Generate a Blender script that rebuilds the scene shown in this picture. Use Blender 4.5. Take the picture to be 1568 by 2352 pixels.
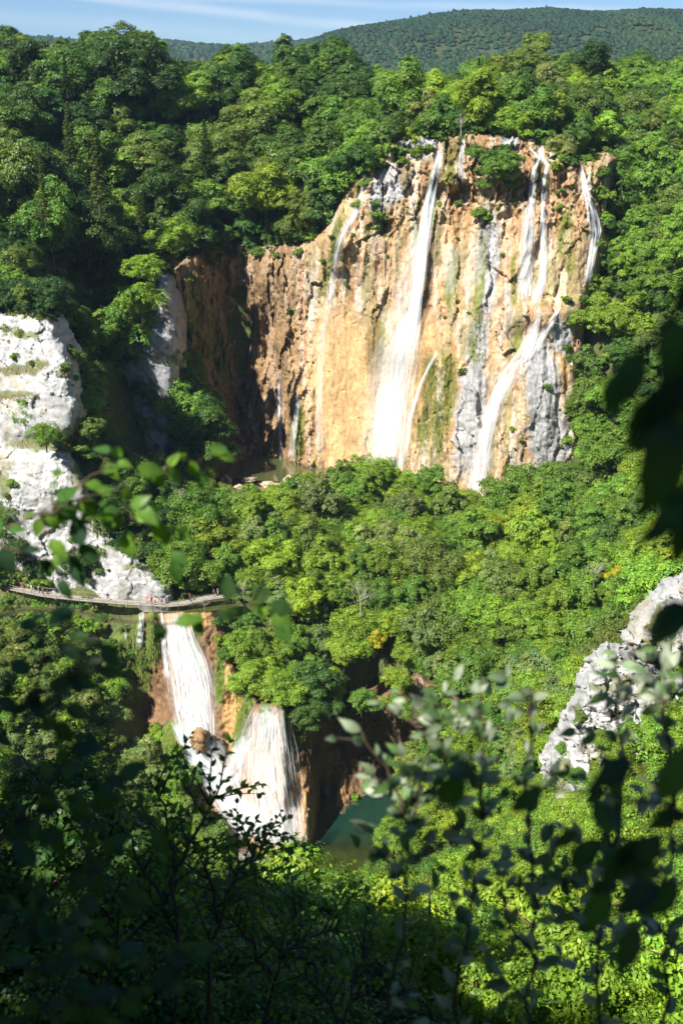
import bpy, bmesh, math, random
import numpy as np
from mathutils import Vector, Matrix, Euler

random.seed(11)
rng = np.random.default_rng(11)
sc = bpy.context.scene
for o in list(bpy.data.objects):
    bpy.data.objects.remove(o)
COL = sc.collection

# ------------------------------------------------------------------ camera
PITCH = math.radians(20.0)
FPX = 2600.0                      # focal length in units of a 1568 x 2352 picture
CAM = np.array([0.0, 0.0, 125.0])
cam_d = bpy.data.cameras.new('camera')
cam_d.sensor_fit = 'VERTICAL'
cam_d.sensor_height = 36.0
cam_d.lens = FPX / 2352.0 * 36.0
cam_d.clip_start = 0.05
cam_d.clip_end = 20000.0
cam_d.dof.use_dof = True
cam_d.dof.focus_distance = 190.0
cam_d.dof.aperture_fstop = 3.4
cam = bpy.data.objects.new('camera', cam_d)
cam.location = CAM
cam.rotation_euler = (math.pi / 2 - PITCH, 0, 0)
COL.objects.link(cam)
sc.camera = cam

# ------------------------------------------------------------------ sky + sun
SUN_DIR = Vector((-0.485, -0.495, 0.72)).normalized()      # towards the sun
world = bpy.data.worlds.new('World')
sc.world = world
world.use_nodes = True
wn = world.node_tree
wn.nodes.clear()
w_out = wn.nodes.new('ShaderNodeOutputWorld')
w_bg = wn.nodes.new('ShaderNodeBackground')
w_sky = wn.nodes.new('ShaderNodeTexSky')
w_sky.sky_type = 'NISHITA'
w_sky.sun_disc = False
w_sky.sun_elevation = math.asin(SUN_DIR.z)
w_sky.sun_rotation = math.atan2(SUN_DIR.x, SUN_DIR.y)
w_sky.altitude = 500
w_sky.air_density = 1.0
w_sky.dust_density = 0.15
w_sky.ozone_density = 4.0
w_bg.inputs['Strength'].default_value = 0.05

# thin contrails: bands round a great circle of the sky, broken up by noise
def contrail(normal_dir, width, seed, strength):
    geo = wn.nodes.new('ShaderNodeTexCoord')
    nrm = wn.nodes.new('ShaderNodeVectorMath'); nrm.operation = 'NORMALIZE'
    wn.links.new(geo.outputs['Generated'], nrm.inputs[0])
    dot = wn.nodes.new('ShaderNodeVectorMath'); dot.operation = 'DOT_PRODUCT'
    dot.inputs[1].default_value = normal_dir
    wn.links.new(nrm.outputs[0], dot.inputs[0])
    noi = wn.nodes.new('ShaderNodeTexNoise'); noi.inputs['Scale'].default_value = 9.0
    noi.inputs['Detail'].default_value = 5.0
    off = wn.nodes.new('ShaderNodeVectorMath'); off.operation = 'ADD'; off.inputs[1].default_value = (seed, seed, seed)
    wn.links.new(nrm.outputs[0], off.inputs[0]); wn.links.new(off.outputs[0], noi.inputs['Vector'])
    mad = wn.nodes.new('ShaderNodeMath'); mad.operation = 'MULTIPLY_ADD'
    mad.inputs[1].default_value = width * 1.6; mad.inputs[2].default_value = -width * 0.8
    wn.links.new(noi.outputs['Fac'], mad.inputs[0])
    add = wn.nodes.new('ShaderNodeMath'); add.operation = 'ADD'
    wn.links.new(dot.outputs['Value'], add.inputs[0]); wn.links.new(mad.outputs[0], add.inputs[1])
    ab = wn.nodes.new('ShaderNodeMath'); ab.operation = 'ABSOLUTE'; wn.links.new(add.outputs[0], ab.inputs[0])
    mr = wn.nodes.new('ShaderNodeMapRange'); mr.interpolation_type = 'SMOOTHSTEP'
    mr.inputs['From Min'].default_value = 0; mr.inputs['From Max'].default_value = width
    mr.inputs['To Min'].default_value = strength; mr.inputs['To Max'].default_value = 0
    wn.links.new(ab.outputs[0], mr.inputs['Value'])
    mul = wn.nodes.new('ShaderNodeMath'); mul.operation = 'MULTIPLY'
    wn.links.new(mr.outputs[0], mul.inputs[0]); wn.links.new(noi.outputs['Fac'], mul.inputs[1])
    return mul.outputs[0]

def raydir(px, py):
    dx = (px - 784.0) / FPX; dy = (1176.0 - py) / FPX
    v = np.array([dx, math.cos(PITCH) + math.sin(PITCH) * dy, -math.sin(PITCH) + math.cos(PITCH) * dy])
    return v / np.linalg.norm(v)

def band_normal(a, b):
    n = np.cross(raydir(*a), raydir(*b)); return tuple(n / np.linalg.norm(n))

w_hue = wn.nodes.new('ShaderNodeMixRGB'); w_hue.blend_type = 'MULTIPLY'; w_hue.inputs['Fac'].default_value = 1
w_hue.inputs['Color2'].default_value = (0.72, 0.88, 1.12, 1)
wn.links.new(w_sky.outputs['Color'], w_hue.inputs['Color1'])
last = w_hue.outputs['Color']
for (a, b, wdt, sd, st) in [((330, 5), (860, 62), 0.0065, 1.3, 0.75), ((850, 8), (1568, 30), 0.005, 4.1, 0.45),
                            ((0, 40), (500, 75), 0.010, 7.7, 0.22)]:
    m = wn.nodes.new('ShaderNodeMixRGB'); m.blend_type = 'MIX'
    m.inputs['Color2'].default_value = (9.5, 10.0, 10.6, 1)
    wn.links.new(contrail(band_normal(a, b), wdt, sd, st), m.inputs['Fac'])
    wn.links.new(last, m.inputs['Color1'])
    last = m.outputs['Color']
wn.links.new(last, w_bg.inputs['Color'])
wn.links.new(w_bg.outputs[0], w_out.inputs['Surface'])

sun_d = bpy.data.lights.new('sun', 'SUN')
sun_d.energy = 5.0
sun_d.angle = math.radians(0.53)
sun_d.color = (1.0, 0.95, 0.86)
sun = bpy.data.objects.new('sun', sun_d)
sun.rotation_euler = SUN_DIR.to_track_quat('Z', 'Y').to_euler()
sun.location = (-60, -60, 200)
COL.objects.link(sun)

sc.view_settings.view_transform = 'Standard'
sc.view_settings.look = 'None'
sc.view_settings.gamma = 1.0
sc.view_settings.use_curve_mapping = False
sc.view_settings.exposure = 1.1
sc.render.engine = 'CYCLES'
sc.cycles.max_bounces = 7
sc.cycles.diffuse_bounces = 3
sc.cycles.glossy_bounces = 2
sc.cycles.transmission_bounces = 4
sc.cycles.transparent_max_bounces = 24
sc.cycles.use_denoising = True
sc.cycles.caustics_reflective = False
sc.cycles.caustics_refractive = False

# ------------------------------------------------------------------ small helpers
SP, CP = math.sin(PITCH), math.cos(PITCH)

def P(px, py, D):
    """world point seen at picture position (px, py) at ground distance D from the camera"""
    px = np.asarray(px, float); py = np.asarray(py, float)
    dx = (px - 784.0) / FPX; dy = (1176.0 - py) / FPX
    ry = CP + SP * dy; rz = -SP + CP * dy
    D = np.asarray(D, float)
    return np.stack([CAM[0] + dx / ry * D, CAM[1] + D + 0 * dx, CAM[2] + rz / ry * D], -1)

def D_at_z(py, z):
    dy = (1176.0 - py) / FPX
    return (z - CAM[2]) * (CP + SP * dy) / (-SP + CP * dy)

def project(p):
    r = np.asarray(p, float) - CAM
    f = r[..., 1] * CP - r[..., 2] * SP
    u = r[..., 1] * SP + r[..., 2] * CP
    return 784.0 + FPX * r[..., 0] / f, 1176.0 - FPX * u / f, f

def _hash(ix, iy, iz, s):
    h = (ix * 374761393 + iy * 668265263 + iz * 2147483647 + s * 974711) & 0xFFFFFFFF
    h = ((h ^ (h >> 13)) * 1274126177) & 0xFFFFFFFF
    h = ((h ^ (h >> 16)) * 2246822519) & 0xFFFFFFFF
    return ((h ^ (h >> 15)) & 0xFFFFFF) / float(0xFFFFFF)

def vnoise(p, s=0):
    p = np.asarray(p, float)
    i = np.floor(p).astype(np.int64); f = p - i
    f = f * f * (3 - 2 * f)
    x, y, z = i[..., 0], i[..., 1], i[..., 2]
    fx, fy, fz = f[..., 0], f[..., 1], f[..., 2]
    def c(a, b, d): return _hash(x + a, y + b, z + d, s)
    x00 = c(0,0,0) * (1-fx) + c(1,0,0) * fx; x10 = c(0,1,0) * (1-fx) + c(1,1,0) * fx
    x01 = c(0,0,1) * (1-fx) + c(1,0,1) * fx; x11 = c(0,1,1) * (1-fx) + c(1,1,1) * fx
    a = x00 * (1-fy) + x10 * fy; b = x01 * (1-fy) + x11 * fy
    return a * (1-fz) + b * fz

def fbm(p, octv=4, s=0, gain=0.5):
    r = 0; a = 1; t = 0
    p = np.asarray(p, float)
    for k in range(octv):
        r = r + a * vnoise(p * (2.03 ** k) + 17.3 * k, s + k); t += a; a *= gain
    return r / t                                   # 0..1

def ridged(p, octv=3, s=0):
    r = 0; a = 1; t = 0
    p = np.asarray(p, float)
    for k in range(octv):
        n = 1 - np.abs(2 * vnoise(p * (2.1 ** k) + 9.1 * k, s + k) - 1)
        r = r + a * n; t += a; a *= 0.5
    return r / t

def facets(p, s=0, tilt=.8):
    """angular blocks: each cell has its own level and slope"""
    p = np.asarray(p, float); c = np.floor(p).astype(np.int64); best = np.full(p.shape[:-1], 1e9); val = np.zeros(p.shape[:-1])
    for i in (-1, 0, 1):
        for j in (-1, 0, 1):
            for k in (-1, 0, 1):
                x, y, z = c[..., 0] + i, c[..., 1] + j, c[..., 2] + k
                q = np.stack([x + _hash(x, y, z, s), y + _hash(x, y, z, s + 1), z + _hash(x, y, z, s + 2)], -1)
                d = ((p - q) ** 2).sum(-1); m = d < best
                t = np.stack([_hash(x, y, z, s + 3), _hash(x, y, z, s + 4), _hash(x, y, z, s + 5)], -1) - .5
                v = _hash(x, y, z, s + 6) - .5 + tilt * ((p - q) * t).sum(-1) * 2
                best = np.where(m, d, best); val = np.where(m, v, val)
    return val

def make_mesh(name, verts, faces, mat=None, smooth=False, col=None, fattr=None, vattr=None):
    """verts (N,3); faces (M,k) all with k corners"""
    verts = np.asarray(verts, np.float32); faces = np.asarray(faces, np.int32)
    me = bpy.data.meshes.new(name)
    me.vertices.add(len(verts)); me.vertices.foreach_set('co', verts.ravel())
    k = faces.shape[1]
    me.loops.add(faces.size); me.loops.foreach_set('vertex_index', faces.ravel())
    me.polygons.add(len(faces))
    me.polygons.foreach_set('loop_start', np.arange(0, faces.size, k, dtype=np.int32))
    if smooth:
        me.polygons.foreach_set('use_smooth', np.ones(len(faces), bool))
    if col is not None:
        c = np.ones((len(verts), 4), np.float32); c[:, :3] = np.asarray(col)[:, :3]
        a = me.color_attributes.new('Col', 'FLOAT_COLOR', 'POINT'); a.data.foreach_set('color', c.ravel())
    if fattr:
        for n, v in fattr.items():
            a = me.attributes.new(n, 'FLOAT', 'POINT'); a.data.foreach_set('value', np.asarray(v, np.float32))
    if vattr:
        for n, v in vattr.items():
            a = me.attributes.new(n, 'FLOAT_VECTOR', 'POINT'); a.data.foreach_set('vector', np.asarray(v, np.float32).ravel())
    me.update(calc_edges=True)
    if mat: me.materials.append(mat)
    return me

def obj(name, me, parent=None, loc=None):
    o = bpy.data.objects.new(name, me)
    COL.objects.link(o)
    if parent: o.parent = parent
    if loc is not None: o.location = loc
    return o

def tag(o, label=None, cat=None, group=None, kind=None):
    if label: o['label'] = label
    if cat: o['category'] = cat
    if group: o['group'] = group
    if kind: o['kind'] = kind
    return o

def empty(name, loc, rz=0, label=None, cat=None, group=None):
    o = bpy.data.objects.new(name, None); COL.objects.link(o)
    o.empty_display_size = 0.3
    o.location = loc; o.rotation_euler = (0, 0, rz)
    return tag(o, label, cat, group)

class MB:
    """collects shapes into one mesh"""
    def __init__(s): s.v = []; s.f = []
    def box(s, c, sx, sy, sz, rz=0, rot=None):
        M = rot.to_3x3() if rot else Matrix.Rotation(rz, 3, 'Z')
        b = len(s.v)
        for x, y, z in [(-1,-1,-1),(1,-1,-1),(1,1,-1),(-1,1,-1),(-1,-1,1),(1,-1,1),(1,1,1),(-1,1,1)]:
            s.v.append(Vector(c) + M @ Vector((x*sx/2, y*sy/2, z*sz/2)))
        for q in [(0,3,2,1),(4,5,6,7),(0,1,5,4),(1,2,6,5),(2,3,7,6),(3,0,4,7)]:
            s.f.append([b+i for i in q])
    def tube(s, pts, rad, n=6, cap=True):
        pts = [Vector(p) for p in pts]; b0 = len(s.v); prev = None
        for i, p in enumerate(pts):
            t = (pts[min(i+1, len(pts)-1)] - pts[max(i-1, 0)]).normalized()
            if prev is None:
                a = Vector((1,0,0)) if abs(t.x) < 0.8 else Vector((0,1,0))
                u = t.cross(a).normalized()
            else:
                u = (prev - t * prev.dot(t)).normalized()
            prev = u; w = t.cross(u)
            r = rad[i] if hasattr(rad, '__len__') else rad
            for k in range(n):
                an = 2 * math.pi * k / n
                s.v.append(p + (u * math.cos(an) + w * math.sin(an)) * r)
        for i in range(len(pts) - 1):
            for k in range(n):
                a = b0 + i*n + k; c = b0 + i*n + (k+1) % n
                s.f.append([a, c, c+n, a+n])
        if cap:
            s.f.append([b0+k for k in range(n)][::-1]); e = b0 + (len(pts)-1)*n
            s.f.append([e+k for k in range(n)])
    def loft(s, rings, n=10):
        """rings of (cx,cy,cz,rx,ry)"""
        b0 = len(s.v)
        for (x, y, z, rx, ry) in rings:
            for k in range(n):
                a = 2*math.pi*k/n
                s.v.append(Vector((x+rx*math.cos(a), y+ry*math.sin(a), z)))
        for i in range(len(rings)-1):
            for k in range(n):
                a = b0+i*n+k; c = b0+i*n+(k+1) % n
                s.f.append([a, c, c+n, a+n])
        s.f.append([b0+k for k in range(n)][::-1]); e = b0+(len(rings)-1)*n
        s.f.append([e+k for k in range(n)])
    def mesh(s, name, mat=None, smooth=False):
        me = bpy.data.meshes.new(name); me.from_pydata([tuple(v) for v in s.v], [], s.f)
        if smooth: me.polygons.foreach_set('use_smooth', np.ones(len(me.polygons), bool))
        me.update()
        if mat: me.materials.append(mat)
        return me
    def build(s, name, mat, parent=None, smooth=False):
        return obj(name, s.mesh(name, mat, smooth), parent)

# ------------------------------------------------------------------ materials
def new_mat(name):
    m = bpy.data.materials.new(name); m.use_nodes = True
    nt = m.node_tree; nt.nodes.clear()
    out = nt.nodes.new('ShaderNodeOutputMaterial')
    return m, nt, out

def plain(name, col, rough=0.7, var=0.15, scale=6.0, spec=0.3, bump=0.0):
    m, nt, out = new_mat(name)
    b = nt.nodes.new('ShaderNodeBsdfPrincipled'); b.inputs['Roughness'].default_value = rough
    b.inputs['Specular IOR Level'].default_value = spec
    tc = nt.nodes.new('ShaderNodeTexCoord'); n = nt.nodes.new('ShaderNodeTexNoise')
    n.inputs['Scale'].default_value = scale; n.inputs['Detail'].default_value = 4
    nt.links.new(tc.outputs['Object'], n.inputs['Vector'])
    r = nt.nodes.new('ShaderNodeMapRange'); r.inputs['From Min'].default_value = 0.25; r.inputs['From Max'].default_value = 0.75
    r.inputs['To Min'].default_value = 1 - var; r.inputs['To Max'].default_value = 1 + var
    nt.links.new(n.outputs['Fac'], r.inputs['Value'])
    mx = nt.nodes.new('ShaderNodeVectorMath'); mx.operation = 'SCALE'; mx.inputs[0].default_value = col[:3]
    nt.links.new(r.outputs[0], mx.inputs['Scale']); nt.links.new(mx.outputs[0], b.inputs['Base Color'])
    if bump:
        bp = nt.nodes.new('ShaderNodeBump'); bp.inputs['Strength'].default_value = bump; bp.inputs['Distance'].default_value = 0.05
        nt.links.new(n.outputs['Fac'], bp.inputs['Height']); nt.links.new(bp.outputs[0], b.inputs['Normal'])
    nt.links.new(b.outputs[0], out.inputs['Surface'])
    return m

def rock_material(name, fine=1.3, var=0.35, rough=0.85, stretch=0.5, bump=0.6, dist=0.25, crack=0.25):
    """albedo comes from the mesh colours (kinds of stone, moss, stain); nodes add grain, cracks and relief"""
    m, nt, out = new_mat(name)
    L = nt.links.new
    b = nt.nodes.new('ShaderNodeBsdfPrincipled'); b.inputs['Roughness'].default_value = rough
    b.inputs['Specular IOR Level'].default_value = 0.25
    at = nt.nodes.new('ShaderNodeAttribute'); at.attribute_name = 'Col'
    tc = nt.nodes.new('ShaderNodeTexCoord')
    mp = nt.nodes.new('ShaderNodeMapping'); mp.inputs['Scale'].default_value = (1, 1, stretch)
    L(tc.outputs['Object'], mp.inputs['Vector'])
    n1 = nt.nodes.new('ShaderNodeTexNoise'); n1.inputs['Scale'].default_value = fine; n1.inputs['Detail'].default_value = 7
    n1.inputs['Roughness'].default_value = 0.65
    n2 = nt.nodes.new('ShaderNodeTexNoise'); n2.inputs['Scale'].default_value = fine * 0.23; n2.inputs['Detail'].default_value = 5
    v = nt.nodes.new('ShaderNodeTexVoronoi'); v.feature = 'DISTANCE_TO_EDGE'; v.inputs['Scale'].default_value = fine * 0.35
    L(mp.outputs[0], n1.inputs['Vector']); L(mp.outputs[0], n2.inputs['Vector'])
    wob = nt.nodes.new('ShaderNodeMixRGB'); wob.blend_type = 'ADD'; wob.inputs['Fac'].default_value = 1.4
    L(mp.outputs[0], wob.inputs['Color1']); L(n1.outputs['Color'], wob.inputs['Color2']); L(wob.outputs[0], v.inputs['Vector'])
    r1 = nt.nodes.new('ShaderNodeMapRange'); r1.inputs['From Min'].default_value = 0.3; r1.inputs['From Max'].default_value = 0.7
    r1.inputs['To Min'].default_value = 1 - var; r1.inputs['To Max'].default_value = 1 + var
    L(n1.outputs['Fac'], r1.inputs['Value'])
    r2 = nt.nodes.new('ShaderNodeMapRange'); r2.inputs['From Min'].default_value = 0.3; r2.inputs['From Max'].default_value = 0.7
    r2.inputs['To Min'].default_value = 1 - var * 0.6; r2.inputs['To Max'].default_value = 1 + var * 0.6
    L(n2.outputs['Fac'], r2.inputs['Value'])
    rc = nt.nodes.new('ShaderNodeMapRange'); rc.inputs['From Min'].default_value = 0.0; rc.inputs['From Max'].default_value = 0.06
    rc.inputs['To Min'].default_value = 0.0; rc.inputs['To Max'].default_value = 1.0
    L(v.outputs['Distance'], rc.inputs['Value'])
    mul = nt.nodes.new('ShaderNodeMath'); mul.operation = 'MULTIPLY'; L(r1.outputs[0], mul.inputs[0]); L(r2.outputs[0], mul.inputs[1])
    s = nt.nodes.new('ShaderNodeVectorMath'); s.operation = 'SCALE'; L(at.outputs['Color'], s.inputs[0]); L(mul.outputs[0], s.inputs['Scale'])
    L(s.outputs[0], b.inputs['Base Color'])
    hm = nt.nodes.new('ShaderNodeMath'); hm.operation = 'MULTIPLY_ADD'; hm.inputs[1].default_value = crack
    L(rc.outputs[0], hm.inputs[0]); L(n1.outputs['Fac'], hm.inputs[2])
    bp = nt.nodes.new('ShaderNodeBump'); bp.inputs['Strength'].default_value = bump; bp.inputs['Distance'].default_value = dist
    L(hm.outputs[0], bp.inputs['Height']); L(bp.outputs[0], b.inputs['Normal'])
    L(b.outputs[0], out.inputs['Surface'])
    return m

def leaf_material(name, trans=0.38, gloss=0.35, attr=True, rough=0.45):
    """leaf colour = the object's own colour x the leaf's own variation"""
    m, nt, out = new_mat(name); L = nt.links.new
    oi = nt.nodes.new('ShaderNodeObjectInfo')
    base = oi.outputs['Color']
    if attr:
        at = nt.nodes.new('ShaderNodeAttribute'); at.attribute_name = 'Col'
        mx = nt.nodes.new('ShaderNodeMixRGB'); mx.blend_type = 'MULTIPLY'; mx.inputs['Fac'].default_value = 1
        L(base, mx.inputs['Color1']); L(at.outputs['Color'], mx.inputs['Color2']); base = mx.outputs[0]
    b = nt.nodes.new('ShaderNodeBsdfPrincipled'); b.inputs['Roughness'].default_value = rough
    b.inputs['Specular IOR Level'].default_value = gloss
    L(base, b.inputs['Base Color'])
    t = nt.nodes.new('ShaderNodeBsdfTranslucent')
    ty = nt.nodes.new('ShaderNodeMixRGB'); ty.blend_type = 'MULTIPLY'; ty.inputs['Fac'].default_value = 1
    ty.inputs['Color2'].default_value = (1.5, 1.5, 0.6, 1)
    L(base, ty.inputs['Color1']); L(ty.outputs[0], t.inputs['Color'])
    mi = nt.nodes.new('ShaderNodeMixShader'); mi.inputs['Fac'].default_value = trans
    L(b.outputs[0], mi.inputs[1]); L(t.outputs[0], mi.inputs[2]); L(mi.outputs[0], out.inputs['Surface'])
    return m

def fall_material():
    m, nt, out = new_mat('falling_water'); L = nt.links.new
    d = nt.nodes.new('ShaderNodeBsdfDiffuse'); d.inputs['Color'].default_value = (0.74, 0.77, 0.79, 1)
    t = nt.nodes.new('ShaderNodeBsdfTranslucent'); t.inputs['Color'].default_value = (0.86, 0.88, 0.90, 1)
    nv = nt.nodes.new('ShaderNodeCombineXYZ'); nv.inputs[0].default_value = .1; nv.inputs[1].default_value = -.55; nv.inputs[2].default_value = .82
    L(nv.outputs[0], d.inputs['Normal'])
    mi = nt.nodes.new('ShaderNodeMixShader'); mi.inputs['Fac'].default_value = 0.12
    L(d.outputs[0], mi.inputs[1]); L(t.outputs[0], mi.inputs[2])
    a = nt.nodes.new('ShaderNodeAttribute'); a.attribute_name = 'alpha'
    st = nt.nodes.new('ShaderNodeAttribute'); st.attribute_name = 'st'
    n = nt.nodes.new('ShaderNodeTexNoise'); n.inputs['Scale'].default_value = 1.0; n.inputs['Detail'].default_value = 4
    n.inputs['Roughness'].default_value = 0.7
    L(st.outputs['Vector'], n.inputs['Vector'])
    r = nt.nodes.new('ShaderNodeMapRange'); r.inputs['From Min'].default_value = 0.33; r.inputs['From Max'].default_value = 0.68
    r.inputs['To Min'].default_value = 0.12; r.inputs['To Max'].default_value = 1.15
    L(n.outputs['Fac'], r.inputs['Value'])
    mu = nt.nodes.new('ShaderNodeMath'); mu.operation = 'MULTIPLY'; mu.use_clamp = True
    L(r.outputs[0], mu.inputs[0]); L(a.outputs['Fac'], mu.inputs[1])
    tr = nt.nodes.new('ShaderNodeBsdfTransparent')
    mx = nt.nodes.new('ShaderNodeMixShader'); L(mu.outputs[0], mx.inputs['Fac']); L(tr.outputs[0], mx.inputs[1]); L(mi.outputs[0], mx.inputs[2])
    L(mx.outputs[0], out.inputs['Surface'])
    return m

def pool_material(name, tint, body, bodyfac, scale=1.5, bump=0.15, shore=None):
    m, nt, out = new_mat(name); L = nt.links.new
    tr = nt.nodes.new('ShaderNodeBsdfTransparent'); tr.inputs['Color'].default_value = (*tint, 1)
    df = nt.nodes.new('ShaderNodeBsdfDiffuse'); df.inputs['Color'].default_value = (*body, 1)
    m1 = nt.nodes.new('ShaderNodeMixShader'); m1.inputs['Fac'].default_value = bodyfac
    L(tr.outputs[0], m1.inputs[1]); L(df.outputs[0], m1.inputs[2])
    if shore:      # clear over the shallow near shelf, opaque where it drops off
        ge = nt.nodes.new('ShaderNodeNewGeometry'); sx = nt.nodes.new('ShaderNodeSeparateXYZ'); L(ge.outputs['Position'], sx.inputs[0])
        ns = nt.nodes.new('ShaderNodeTexNoise'); ns.inputs['Scale'].default_value = .35; ns.inputs['Detail'].default_value = 4; L(ge.outputs['Position'], ns.inputs['Vector'])
        ad = nt.nodes.new('ShaderNodeMath'); ad.operation = 'MULTIPLY_ADD'; ad.inputs[1].default_value = 9; L(ns.outputs['Fac'], ad.inputs[0]); L(sx.outputs['Y'], ad.inputs[2])
        mr = nt.nodes.new('ShaderNodeMapRange'); mr.inputs['From Min'].default_value = shore[0] + 4.5; mr.inputs['From Max'].default_value = shore[1] + 4.5
        mr.inputs['To Min'].default_value = .12; mr.inputs['To Max'].default_value = bodyfac; L(ad.outputs[0], mr.inputs['Value']); L(mr.outputs[0], m1.inputs['Fac'])
    gl = nt.nodes.new('ShaderNodeBsdfGlossy'); gl.inputs['Roughness'].default_value = 0.06
    fr = nt.nodes.new('ShaderNodeFresnel'); fr.inputs['IOR'].default_value = 1.33
    tc = nt.nodes.new('ShaderNodeTexCoord'); n = nt.nodes.new('ShaderNodeTexNoise'); n.inputs['Scale'].default_value = scale
    n.inputs['Detail'].default_value = 4
    L(tc.outputs['Object'], n.inputs['Vector'])
    bp = nt.nodes.new('ShaderNodeBump'); bp.inputs['Strength'].default_value = bump; bp.inputs['Distance'].default_value = 0.2
    L(n.outputs['Fac'], bp.inputs['Height']); L(bp.outputs[0], gl.inputs['Normal']); L(bp.outputs[0], fr.inputs['Normal'])
    hf = nt.nodes.new('ShaderNodeMath'); hf.operation = 'MULTIPLY'; hf.inputs[1].default_value = .55; L(fr.outputs[0], hf.inputs[0])
    m2 = nt.nodes.new('ShaderNodeMixShader'); L(hf.outputs[0], m2.inputs['Fac']); L(m1.outputs[0], m2.inputs[1]); L(gl.outputs[0], m2.inputs[2])
    L(m2.outputs[0], out.inputs['Surface'])
    return m

M_rock = rock_material('travertine', crack=.05, bump=.7)
M_white = rock_material('limestone', fine=1.1, var=0.2, bump=0.55, dist=0.22, crack=0.12, stretch=0.8)
M_ground = rock_material('forest_floor', fine=2.0, var=0.4, bump=0.5)
M_leaf = leaf_material('foliage')
M_hill = leaf_material('hill_foliage', trans=0.15, gloss=0.1)
M_bark = plain('bark', (0.11, 0.085, 0.06), 0.9, 0.35, 5, 0.1, 0.6)
M_dead = plain('dead_wood', (0.36, 0.32, 0.27), 0.9, 0.25, 5, 0.1)
M_fall = fall_material()

# ------------------------------------------------------------------ ground
def rbf_fit(pts):
    pts = np.array(pts, float); X = pts[:, :2]; z = pts[:, 2]
    n = len(X); K = np.linalg.norm(X[:, None] - X[None], axis=2)
    A = np.zeros((n + 3, n + 3)); A[:n, :n] = K - np.eye(n) * 0.02
    Q = np.c_[np.ones(n), X]; A[:n, n:] = Q; A[n:, :n] = Q.T
    w = np.linalg.solve(A, np.r_[z, 0, 0, 0])
    def f(x, y):
        x = np.asarray(x, float); y = np.asarray(y, float)
        sh = x.shape; q = np.c_[x.ravel(), y.ravel()]; r = np.empty(len(q))
        for a in range(0, len(q), 20000):
            c = q[a:a+20000]
            r[a:a+20000] = np.linalg.norm(c[:, None] - X[None], axis=2) @ w[:n] + np.c_[np.ones(len(c)), c] @ w[n:]
        return r.reshape(sh)
    return f

def g(px, py, D, dz=0):
    p = P(px, py, D); return (p[0], p[1], p[2] + dz)

POOL_Z, DECK_Z, LAKE_Z = 38.0, 31.3, -8.0
right_slope = [g(1400,1100,228,-8), g(1450,900,238,-9), g(1500,700,248,-9), g(1420,600,258,-9), g(1500,450,268,-9),
               g(1520,250,295,-9), g(1568,150,325,-9), (95,200,88), (110,260,112), (110,320,126), (60,240,62), g(1568,1200,205,-8)]
left_slope = [g(100,500,258,-10), g(60,620,245,-8), (-70,236,88), (-90,260,100), (-110,300,118), g(250,600,272,-9), (-60,231,84), (-46,229,50), (-50,250,42)]
mid = [g(560,1100,266), (-15,272,36.8), (-3,266,36.8), g(1090,1150,252,-1), (22,262,35), g(1300,1080,250,-2),
       g(700,1130,246,-8), g(850,1140,244,-8), g(1000,1150,240,-8), g(1000,1300,216,-8), g(800,1300,218,-7), g(700,1250,226,-7), g(600,1220,228,-4),
       g(1000,1500,203,-8), g(850,1500,203,-7), g(720,1500,203,-6), g(1300,1300,206,-8), g(1300,1500,190,-8), g(1300,1620,176,-8), g(1120,1650,186,-7),
       g(1400,1400,186,-8), g(640,1400,208,-5), g(560,1400,206,-2), g(540,1255,226,-1), g(450,1150,238,-5), g(350,1080,246,-8), g(250,1000,240,-14),
       g(420,1300,214,-5), (-30,209,29.5), (-45,209,29.5), (-60,214,30), (-75,214,30), (-28,204,29.5), (-50,205.5,29.2), (-35,203.5,29.5), (-62,232,84),
       g(100,1440,200,-3), g(220,1440,201,-3), g(500,1300,216,-4), (-50,285,45), (-20,285,37), (-45,262,42), (-20,300,37)]
low = [(0,0,123.2), (-20,0,126), (20,0,122), (0,-25,129), (-40,-10,130), (40,-10,126), (0,20,104.5), (0,60,68), (0,100,34), (0,128,14), (25,40,91), (30,80,60),
       (-25,40,86), (-40,80,48), (-55,120,15), (0,150,0), (-4,166,-6.2), (0,184,-10), (-14,156,-4), (-16,180,-10), (-22,185,-9.5), (10,190,-9.5), (22,168,-5), (16,150,-1),
       (33,118,38), (42,135,42), (26,142,16), (80,150,62), (75,100,70), (-30,160,0), g(100,1450,197,-3), g(100,1600,186,-3), g(60,1800,172,-3), (-90,170,40), (-90,120,40),
       g(180,1600,190,-4), g(240,1700,186,-8), g(1300,1500,190,-8), g(1300,1620,176,-8), (-75,214,30), (-62,206,29.5), (30,190,10), (-20,210,-9), (10,215,-9), (60,200,46),
       g(1568,1200,205,-8), (95,200,88), (-8,205,-9)]
top = [g(450,450,306,-8), g(600,300,320,-8), g(700,130,335,-10), g(250,100,325,-12), g(50,130,315,-11), g(100,250,295,-9),
       g(350,550,284,-6), g(800,350,300,-6), g(1000,230,302,-9), g(1200,150,330,-10), g(1400,180,320,-9),
       (0,360,127), (60,380,128), (-80,380,130), (150,420,128), (-160,420,128), (0,420,126)]
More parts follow.
